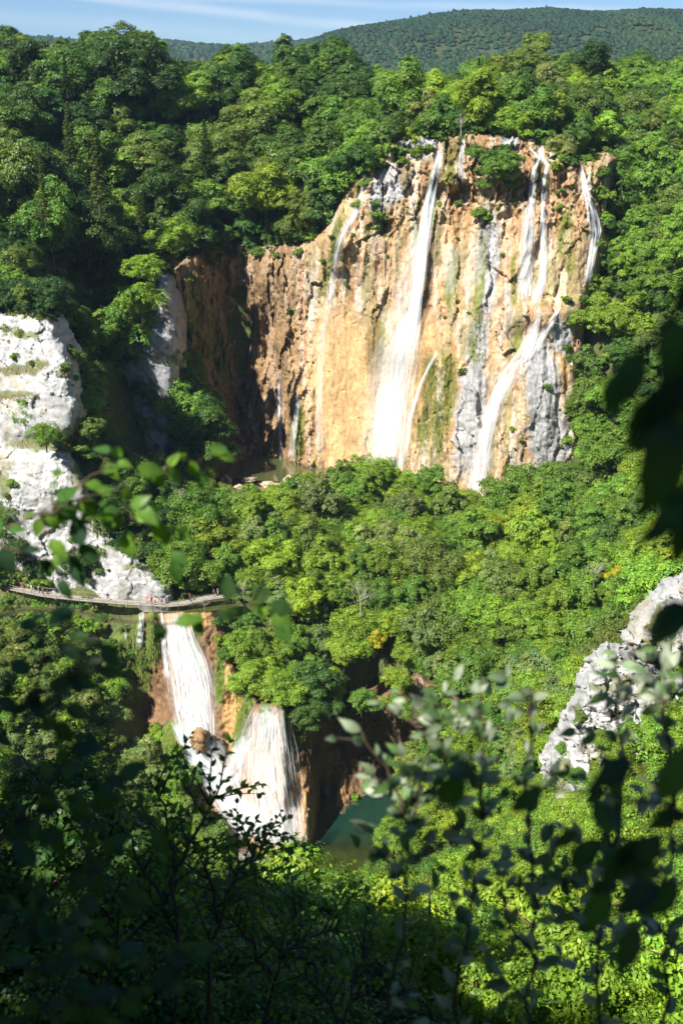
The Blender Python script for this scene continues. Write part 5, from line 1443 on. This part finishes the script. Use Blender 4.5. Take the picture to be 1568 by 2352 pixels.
def person(px, side, face, h, pose, shirt, legs, hair, label, short=True, pack=None, loc=None, skirt=False):
    if loc is None:
        i = np.interp(px, [d[0] for d in dk], range(len(dk))); a = int(min(i, len(dk) - 2)); p = dpts[a].lerp(dpts[a + 1], i - a)
        d = (dpts[a + 1] - dpts[a]).normalized(); p = p + Vector((-d.y, d.x, 0)) * side + Vector((0, 0, .03))
    else: p = Vector(loc)
    root = empty('person', tuple(p), face, label, 'person'); k = h / 1.76; root.scale = (k, k, k)
    b = obj('body', BODY[pose], root)
    wkv = [0, .8, .2][pose]; arm = [0, 0, 1][pose]
    m = MB(); m.loft([(0, 0, .92, .18, .135), (0, 0, 1.08, .165, .125), (0, .01, 1.28, .20, .14), (0, .01, 1.40, .19, .115), (0, 0, 1.47, .09, .08)], 12)
    for s in (-1, 1): m.tube([(.16 * s, 0, 1.40), (.20 * s, .01, 1.33), (.245 * s, .03 + .08 * wkv * s - arm * .03, 1.16)], [.075, .075, .07], 8)
    m.build('shirt', cloth(shirt), root, True)
    m = MB(); m.loft([(0, 0, .80, .175, .125), (0, 0, .90, .19, .14), (0, 0, .99, .175, .13)], 12)
    for s in (-1, 1):
        kk = wkv * s; kn = (.10 * s, -.16 * kk - .03, .50); an = (.10 * s, .10 * kk - .22 * max(kk, 0), .12)
        if short: m.tube([(.085 * s, 0, .88), (.095 * s, -.10 * kk - .02, .64), (.10 * s, -.15 * kk - .03, .54)], [.11, .105, .10], 8)
        else: m.tube([(.085 * s, 0, .88), kn, an], [.11, .085, .065], 8)
    m.build('trousers', cloth(legs), root, True)
    m = MB(); m.loft([(0, .02, 1.60, .098, .108), (0, .02, 1.68, .098, .105), (0, .01, 1.745, .075, .085), (0, .01, 1.775, .02, .025)], 10); m.build('hair', cloth(hair), root, True)
    for s in (-1, 1):
        kk = wkv * s; m = MB(); m.box((.105 * s, .10 * kk - .22 * max(kk, 0) - .05, .04), .09, .27, .08); m.build('shoe', cloth((.08, .08, .09)), root)
    if pack:
        m = MB(); m.loft([(0, .20, 1.0, .13, .08), (0, .22, 1.15, .15, .10), (0, .20, 1.36, .14, .08), (0, .18, 1.44, .09, .05)], 10); m.build('backpack', cloth(pack), root, True)
RED, PINK, WHT, BLK, NAVY, GRY, BLUE, BRN, DRK, BLOND = (.50, .04, .04), (.62, .16, .22), (.62, .62, .62), (.02, .02, .025), (.03, .04, .10), (.22, .22, .21), (.05, .14, .42), (.07, .04, .025), (.02, .015, .012), (.32, .22, .10)
person(52, .2, .4, 1.74, 0, RED, GRY, DRK, 'person in a red top, leftmost on the boardwalk')
person(75, -.1, -1.4, 1.78, 1, WHT, (.5, .45, .4), BRN, 'person in a white top striding behind the first in red')
person(89, .3, 1.2, 1.70, 0, WHT, NAVY, DRK, 'person in a white shirt and dark trousers near the left railing', False, BLK)
person(101, -.2, 1.6, 1.68, 1, GRY, NAVY, BRN, 'person in a grey top with dark bag before the left railing', False, BLK)
person(109, .35, 1.4, 1.55, 0, NAVY, NAVY, DRK, 'short person in navy beside the left railing post', False)
person(248, .1, .2, 1.80, 2, NAVY, (.35, .34, .32), BLOND, 'lone person in a navy shirt and light shorts with arms folded')
person(337, .5, -.5, 1.55, 1, PINK, PINK, BLOND, 'person in pink at the left of the middle group', True)
person(349, 0, .1, 1.82, 0, RED, BLK, BRN, 'tall person in a red top at the centre of the middle group', False)
person(358, -.4, .2, 1.25, 0, RED, (.5, .2, .2), BRN, 'child in red beside the tall person in red', True)
person(373, -.2, 3.0, 1.65, 0, BLUE, BLUE, BRN, 'person with a pink backpack and blue shorts seen from behind', True, PINK)
person(381, .3, 2.6, 1.78, 1, (.25, .12, .12), NAVY, DRK, 'person in a dark patterned top at the right of the middle group', False)
person(438, .2, 1.4, 1.72, 1, RED, NAVY, BRN, 'person in a red top walking up the ramp alone', False)
person(492, .1, -.6, 1.78, 2, BLK, BLK, DRK, 'person in a black sleeveless top at the ramp end', True)
person(501, .3, -.9, 1.78, 0, (.12, .11, .10), GRY, DRK, 'person in dark clothes right of the one in black', False)
person(0, 0, .4, 1.78, 0, BLK, (.03, .08, .25), DRK, 'person in black with blue jeans on the curved walkway', False, BLK, tuple(wp[3] + Vector((-1.2, .2, .04))))

# ------------------------------------------------------------------ shrubs on the slope below the viewpoint
near = []
cell3 = {}
for _ in range(11000):
    y = R_.uniform(15, 168); x = R_.uniform(-y * .36 - 3, y * .36 + 4)
    near.append((x, y))
nz = ground_z(np.array([p[0] for p in near]), np.array([p[1] for p in near]))
nl = []
for (x, y), z in zip(near, nz):
    if z < LAKE_Z + .8: continue
    px, py, f = project(np.array([x, y, z + 1.5]))
    if not (-80 < px < 1650 and 1500 < py < 2620): continue
    s = R_.uniform(.9, 1.7) * (1 + .5 * (y > 90)) * (.6 if y < 26 else 1); rad = 1.7 * s
    key = (int(x // 6), int(y // 6))
    if any((X-x)**2 + (Y-y)**2 < ((rr + rad) * .58)**2 for i in (-1,0,1) for j in (-1,0,1) for X, Y, rr in cell3.get((key[0]+i, key[1]+j), [])): continue
    if not allowed(x, y, z, s, 'near_shrub', .1):
        s *= .6
        if not allowed(x, y, z, s, 'near_shrub', .1): continue
    cell3.setdefault(key, []).append((x, y, rad))
    c = R_.choice(['bright', 'lime', 'mid', 'bright']) if px > 700 else R_.choice(['mid', 'deep', 'mid', 'bright'])
    nl.append(dict(kind='near_shrub', x=x, y=y, z=float(z) - .2, s=s, colour=c, reg='near', minvis=.08))
nl = try_visible(nl)
LAND += [('the brown column by the lake', 710, 1860), ('the lower right corner', 1500, 2300), ('the bottom middle', 800, 2330), ('the ridge foot', 1300, 1860), ('the lake near bank', 720, 2030), ('the lower left corner', 60, 2300), ('the big blurred dark leaves', 1250, 1850)]
for t in nl:
    place('near_shrub', 'dogwood_shrub', (t['x'], t['y'], t['z']), t['s'], random.uniform(0, 6.28), t['colour'], tree_label(t), 'leafy shrubs on the slope below the viewpoint', 'shrub')
print('NEAR', len(nl))

# ------------------------------------------------------------------ unseen trees by the viewpoint; the slim and round ones added to shade near leaves
for i, (x, y, s, k) in enumerate([(-11, -5, .6, 'tall_tree'), (-8.0, -.5, .5, 'tall_tree'), (-10.5, 4.5, .6, 'tall_tree'), (-13, 10, .75, 'tall_tree'), (-17, 15, .8, 'tall_tree'), (-16, 2, .7, 'tall_tree'), (-1.75, -1.25, .52, 'slender_tree'), (-3.6, -1.0, .45, 'slender_tree'), (-5.2, 1.6, .5, 'round_tree')]):
    place(k, 'beech_tree', (x, y, gz(x, y) - .3), s, i * 1.3, 'deep', 'unseen tree beside the viewpoint, placed to shade the foreground leaves', 'unseen shade trees around the viewpoint', 'tree', var=0)

# ------------------------------------------------------------------ foreground branches
M_fleaf = leaf_material('near_leaf', trans=.45, gloss=.3, rough=.42)
M_silver = leaf_material('felted_leaf', trans=.25, gloss=.25, rough=.6)
M_twig = plain('twig', (.085, .06, .04), .8, .3, 40, .2)
M_twig2 = plain('young_twig', (.16, .16, .06), .7, .25, 40, .2)

def leaf_mesh(name, wr, widest, seed, mat, curl=.18, fold=.22, serr=.03, tip=1.0):
    """one leaf along +X, length 1: two halves folded on the midrib, edge finely toothed"""
    R = random.Random(seed); n = 9; V = []; F = []; C = []
    for i in range(n + 1):
        t = i / n
        w = wr * .5 * (math.sin(math.pi * t ** widest) ** (.75 if t < .5 else 1.3)) * (1 - .1 * t * tip)
        w *= 1 + (serr if i % 2 else -serr) * 2
        z = -curl * (t - .35) ** 2 + R.uniform(-.008, .008)
        V += [(t, w, z + w * fold + R.uniform(-.012, .012)), (t, 0, z), (t, -w, z + w * fold + R.uniform(-.012, .012))]
        k = R.uniform(.88, 1.12); C += [(k, k, k), (1.25, 1.2, 1.1), (k, k, k)]
    for i in range(n):
        b = i * 3; F += [(b, b + 1, b + 4, b + 3), (b + 1, b + 2, b + 5, b + 4)]
    return make_mesh(name, np.array(V), np.array(F), mat, True, np.array(C))
LONG = [leaf_mesh('leaf', .46, .82, 30 + k, M_fleaf, .35 + .12 * k, .22) for k in range(4)]
HORN = [leaf_mesh('leaf', .56, .80, k, M_fleaf, .25 + .1 * k, .2) for k in range(4)]
BROAD = [leaf_mesh('leaf', .72, .85, 10 + k, M_fleaf, .3 + .1 * k, .16, .02) for k in range(4)]
WHITEB = [leaf_mesh('leaf', .46, .95, 20 + k, M_silver, .1 + .22 * k, .30, .008) for k in range(4)]

def branch(name, label, stems, leaves, ln, colours, mode='alt', twigs=0, twig_len=.12, gap=.035, r0=.004, seed=0, cat='branch', group=None, stemmat=None, droop=.5, face=.5, spread=.9, leaf0=.0):
    """stems: lists of (px, py, distance); twigs leave the stems; each leaf is its own part"""
    R = random.Random(seed)
    W = [[Vector(P(x, y, d)) for x, y, d in st] for st in stems]
    root = empty(name, tuple(W[0][0]), 0, label, cat, group); base = W[0][0]
    mb = MB(); lines = []
    def wob(pts, n=4, a=.06):
        out = []
        for p, q in zip(pts[:-1], pts[1:]):
            for k in range(n): out.append(p.lerp(q, k / n) + Vector((R.uniform(-1, 1), R.uniform(-1, 1), R.uniform(-1, 1))) * (q - p).length * a * (k > 0))
        out.append(pts[-1]); return out
    for st in W:
        l = wob(st); lines.append((l, 1)); mb.tube([p - base for p in l], [r0 * (1 - .8 * i / len(l)) for i in range(len(l))], 6)
        for k in range(twigs):
            i = R.randrange(int(len(l) * leaf0), len(l) - 1); p = l[i]; t = (l[i + 1] - p).normalized()
            sidev = t.cross(Vector((0, -1, .3))).normalized() * (1 if k % 2 else -1)
            d = (t * .7 + sidev * R.uniform(.5, 1.0) + Vector((R.uniform(-.2, .2), R.uniform(-.5, .5), R.uniform(-.25, .15)))).normalized()
            L = twig_len * R.uniform(.6, 1.3); q = p + d * L * .5 + Vector((0, 0, -.03 * L)); e = q + (d + Vector((0, 0, -.25))).normalized() * L * .5
            l2 = [p, q, e]; lines.append((l2, 0)); mb.tube([x - base for x in l2], [r0 * .4, r0 * .3, r0 * .15], 4)
    mb.build('stem', stemmat or M_twig, root, True)
    def put(p, d, nrm, L, me, col):
        o = obj('leaf', me, root); X = d.normalized(); Z = (nrm - X * nrm.dot(X)).normalized(); Y = Z.cross(X)
        M = Matrix((X, Y, Z)).transposed().to_4x4(); M.translation = p - base
        o.matrix_local = M @ Matrix.Diagonal((L, L, L, 1))
        k = R.gauss(1, .14); o.color = (col[0] * k, col[1] * k, col[2] * k, 1)
    cand = []
    for l, main in lines:
        L = sum((b - a).length for a, b in zip(l[:-1], l[1:])); s = L * (leaf0 if main else .1); i = 0; side = 1
        while s < L:
            acc = 0
            for a, b in zip(l[:-1], l[1:]):
                if acc + (b - a).length >= s: p = a.lerp(b, (s - acc) / (b - a).length); t = (b - a).normalized(); break
                acc += (b - a).length
            cand.append((p, t, side, s / L)); side = -side; s += gap * R.uniform(.7, 1.3)
        cand.append((l[-1], (l[-1] - l[-2]).normalized(), 0, 1))
    for (p, t, side, f) in cand:
        back = Vector((R.uniform(-.4, .4), -1, R.uniform(-.1, .5)))
        up = Vector((R.uniform(-.5, .5), R.uniform(-.5, .2), 1))
        if mode == 'whorl':
            for k in range(R.choice([1, 2, 2])):
                u = t.cross(Vector((R.gauss(0, 1), R.gauss(0, 1), R.gauss(0, 1)))).normalized()
                d = (t * R.uniform(.35, 1.1) + u * spread + Vector((0, 0, -droop * R.uniform(0, .5)))).normalized()
                put(p, d, up * (1 - face) + back * face + u * .4, ln * R.uniform(.6, 1.2), R.choice(leaves), R.choice(colours))
        else:
            sv = t.cross(back).normalized() * (side if side else R.uniform(-.3, .3))
            d = (t * R.uniform(.5, 1.0) + sv * spread * R.uniform(.6, 1.1) + Vector((0, R.uniform(-.3, .3), -droop * R.uniform(.3, 1.2)))).normalized()
            put(p, d, up * (1 - face) + back * face, ln * R.uniform(.55, 1.2), R.choice(leaves), R.choice(colours))
    return root

GA = [(.10, .21, .03), (.07, .17, .035), (.13, .25, .03)]
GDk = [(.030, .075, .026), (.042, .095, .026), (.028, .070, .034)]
GS = [(.17, .24, .14), (.23, .29, .20), (.11, .19, .08), (.08, .16, .045), (.28, .33, .25)]
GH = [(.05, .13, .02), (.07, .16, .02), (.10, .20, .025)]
branch('leafy_branch', 'leafy hornbeam bough reaching right in front of the white cliff', [[(-70,1255,2.5),(60,1195,2.6),(170,1150,2.6),(290,1110,2.7),(400,1070,2.8),(500,1042,2.9)], [(180,1150,2.6),(260,1180,2.7),(340,1200,2.7),(410,1215,2.8)], [(120,1170,2.6),(190,1110,2.7),(270,1060,2.7)]], HORN, .070, GA, twigs=4, twig_len=.09, gap=.058, seed=1, droop=.75, face=.55)
branch('leafy_branch', 'small leafy spray hanging low before the white cliff foot', [[(-60,1235,2.5),(40,1265,2.5),(110,1290,2.55),(190,1285,2.6)]], HORN, .075, GDk, twigs=2, twig_len=.06, gap=.05, seed=2, droop=.8, leaf0=.25)
branch('leafy_branch', 'leafy twig crossing in front of the boardwalk end', [[(-80,1420,2.2),(100,1400,2.3),(300,1430,2.35),(430,1440,2.4),(520,1400,2.45),(620,1385,2.5)]], HORN, .068, GA + GDk, twigs=3, twig_len=.07, gap=.045, seed=3, droop=.9, leaf0=.60)
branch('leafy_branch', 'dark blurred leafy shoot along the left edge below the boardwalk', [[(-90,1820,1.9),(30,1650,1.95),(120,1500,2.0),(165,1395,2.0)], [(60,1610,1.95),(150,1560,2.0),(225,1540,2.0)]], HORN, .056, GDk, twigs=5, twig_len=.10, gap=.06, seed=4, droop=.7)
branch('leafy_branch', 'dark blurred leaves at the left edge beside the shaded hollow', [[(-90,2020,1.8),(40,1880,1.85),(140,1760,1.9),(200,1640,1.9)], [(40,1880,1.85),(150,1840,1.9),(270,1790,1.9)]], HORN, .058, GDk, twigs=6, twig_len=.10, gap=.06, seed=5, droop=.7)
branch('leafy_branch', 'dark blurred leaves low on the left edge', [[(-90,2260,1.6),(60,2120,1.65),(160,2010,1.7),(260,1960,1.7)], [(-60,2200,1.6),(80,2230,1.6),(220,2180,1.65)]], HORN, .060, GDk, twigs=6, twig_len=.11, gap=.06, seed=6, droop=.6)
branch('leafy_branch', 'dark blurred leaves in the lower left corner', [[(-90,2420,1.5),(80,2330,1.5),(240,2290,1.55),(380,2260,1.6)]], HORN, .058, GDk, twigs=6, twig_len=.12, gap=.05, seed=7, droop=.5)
branch('leafy_branch', 'large very blurred dark leaves hanging in from the right edge', [[(1660,600,.95),(1570,690,.95),(1500,770,.95),(1455,830,.97)], [(1660,790,.95),(1590,850,.95),(1530,890,.95)]], LONG, .082, GDk, twigs=1, twig_len=.05, gap=.055, seed=8, droop=1.3, face=.6)
branch('leafy_branch', 'blurred dark leaves at the right edge above the pale outcrop', [[(1690,1170,1.1),(1600,1195,1.1),(1540,1210,1.1)], [(1690,1330,1.1),(1620,1350,1.1),(1570,1380,1.1)], [(1700,1110,1.1),(1600,1115,1.1)]], LONG, .072, GDk, twigs=1, twig_len=.04, gap=.045, seed=9, droop=.3)
branch('leafy_branch', 'near branch of big dark blurred leaves across the lower right', [[(1680,1900,1.25),(1480,1840,1.25),(1300,1810,1.25),(1150,1790,1.25),(1060,1780,1.3)], [(1680,2060,1.2),(1520,2020,1.2),(1420,2010,1.2)], [(1660,1960,1.2),(1500,1920,1.25),(1380,1930,1.25)]], LONG, .076, GDk, twigs=2, twig_len=.07, gap=.10, seed=10, droop=.7, face=.6)
WS = [
 ('leftmost silvery shrub stem reaching up before the dark cave', [[(880,2430,2.5),(900,2250,2.5),(935,2050,2.55),(950,1880,2.6),(930,1760,2.6)], [(940,1900,2.55),(900,1800,2.6),(830,1680,2.6)], [(950,1850,2.6),(990,1720,2.6),(985,1630,2.65)]]),
 ('silvery shrub stem with the largest pale leaf at its top', [[(1040,2430,2.4),(1050,2250,2.4),(1080,2080,2.45),(1110,1900,2.5),(1120,1760,2.5)], [(1100,1950,2.45),(1040,1850,2.5),(1020,1720,2.5)], [(1110,1880,2.5),(1110,1700,2.55),(1100,1590,2.6)]]),
 ('silvery shrub stem in the middle of the lower right', [[(1200,2440,2.5),(1220,2250,2.5),(1230,2100,2.55),(1260,1960,2.6)], [(1225,2200,2.5),(1160,2100,2.5),(1140,2000,2.55)], [(1235,2080,2.55),(1215,1950,2.6),(1215,1640,2.7),(1222,1590,2.7)]]),
 ('silvery shrub stem before the white ridge', [[(1380,2440,2.4),(1370,2250,2.4),(1380,2100,2.45),(1400,1960,2.5),(1415,1840,2.5)], [(1380,2150,2.45),(1310,2080,2.5),(1290,1990,2.5)], [(1400,1960,2.5),(1440,1760,2.55),(1420,1560,2.6),(1412,1500,2.6)]]),
 ('silvery shrub stem nearest the right edge', [[(1540,2440,2.3),(1530,2250,2.3),(1520,2080,2.35),(1540,1900,2.4),(1550,1720,2.4)], [(1530,2150,2.3),(1470,2080,2.35),(1450,2000,2.4)], [(1545,1850,2.4),(1530,1680,2.4),(1500,1560,2.45),(1480,1520,2.45)]]),
]
for i, (lb, st) in enumerate(WS):
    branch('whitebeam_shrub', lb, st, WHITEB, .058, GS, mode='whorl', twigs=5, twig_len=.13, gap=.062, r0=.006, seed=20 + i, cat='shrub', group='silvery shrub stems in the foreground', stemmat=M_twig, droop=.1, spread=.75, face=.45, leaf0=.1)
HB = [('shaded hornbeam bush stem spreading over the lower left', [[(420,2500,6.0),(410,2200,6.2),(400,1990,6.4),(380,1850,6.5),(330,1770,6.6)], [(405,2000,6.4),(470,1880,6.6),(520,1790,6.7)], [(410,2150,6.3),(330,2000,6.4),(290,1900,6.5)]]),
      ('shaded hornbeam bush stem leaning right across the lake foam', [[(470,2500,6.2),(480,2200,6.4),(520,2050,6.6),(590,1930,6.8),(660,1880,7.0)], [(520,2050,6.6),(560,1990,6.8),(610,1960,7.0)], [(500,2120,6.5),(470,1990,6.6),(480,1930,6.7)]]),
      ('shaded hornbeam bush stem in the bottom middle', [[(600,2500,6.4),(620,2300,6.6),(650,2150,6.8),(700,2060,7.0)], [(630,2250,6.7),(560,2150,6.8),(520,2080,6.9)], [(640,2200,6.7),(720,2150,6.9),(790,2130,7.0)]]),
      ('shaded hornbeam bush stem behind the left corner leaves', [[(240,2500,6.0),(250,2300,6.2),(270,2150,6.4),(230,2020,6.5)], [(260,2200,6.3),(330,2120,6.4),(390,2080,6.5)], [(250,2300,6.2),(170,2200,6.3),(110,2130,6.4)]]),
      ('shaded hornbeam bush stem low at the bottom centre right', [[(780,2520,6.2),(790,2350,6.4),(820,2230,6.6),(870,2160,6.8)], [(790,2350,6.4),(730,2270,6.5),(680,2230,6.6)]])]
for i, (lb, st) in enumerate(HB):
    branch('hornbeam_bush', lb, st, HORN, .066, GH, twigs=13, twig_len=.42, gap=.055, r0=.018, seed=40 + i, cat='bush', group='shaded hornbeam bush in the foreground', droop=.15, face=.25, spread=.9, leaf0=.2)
# dense shaded thicket behind the bush
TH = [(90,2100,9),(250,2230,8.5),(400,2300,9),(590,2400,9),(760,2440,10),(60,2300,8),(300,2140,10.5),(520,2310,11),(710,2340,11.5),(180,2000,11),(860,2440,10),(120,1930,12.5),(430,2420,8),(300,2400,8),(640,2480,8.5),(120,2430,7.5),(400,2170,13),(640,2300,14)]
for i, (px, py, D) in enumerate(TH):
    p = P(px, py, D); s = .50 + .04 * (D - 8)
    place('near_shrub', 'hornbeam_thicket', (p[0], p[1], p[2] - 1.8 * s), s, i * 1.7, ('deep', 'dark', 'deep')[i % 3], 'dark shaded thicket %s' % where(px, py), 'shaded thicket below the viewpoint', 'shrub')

# ------------------------------------------------------------------ air
from collections import defaultdict
hz = MB(); hz.box((0, 1480, 150), 2600, 3020, 420)
M_air, nt, out = new_mat('air')
pv = nt.nodes.new('ShaderNodeVolumePrincipled'); pv.inputs['Color'].default_value = (.55, .75, 1.0, 1); pv.inputs['Density'].default_value = .000065; pv.inputs['Anisotropy'].default_value = .1
nt.links.new(pv.outputs[0], out.inputs['Volume'])
haze = hz.build('haze', M_air); tag(haze, 'thin blue summer haze filling the valley air', 'haze', kind='stuff')

# things that would share a description are told apart by their order in the view
by = defaultdict(list)
for o in bpy.data.objects:
    if o.parent is None and 'label' in o and 'category' in o: by[o['label']].append(o)
ORD = ['first', 'second', 'third', 'fourth', 'fifth', 'sixth', 'seventh', 'eighth', 'ninth', 'tenth', 'eleventh', 'twelfth', 'thirteenth', 'fourteenth', 'fifteenth', 'sixteenth', 'seventeenth', 'eighteenth', 'nineteenth', 'twentieth']
for lb, os_ in by.items():
    if len(os_) < 2: continue
    os_.sort(key=lambda o: project(np.array(o.location))[0])
    for i, o in enumerate(os_):
        w = ('left one', 'right one')[i] if len(os_) == 2 else ('left one', 'middle one', 'right one')[i] if len(os_) == 3 else '%s from left' % ORD[min(i, 19)]
        o['label'] = lb + ', ' + w
for o in bpy.data.objects:
    if o.parent is None and 'label' in o and len(o['label'].split()) > 16: o['label'] = o['label'].replace('the ', '')
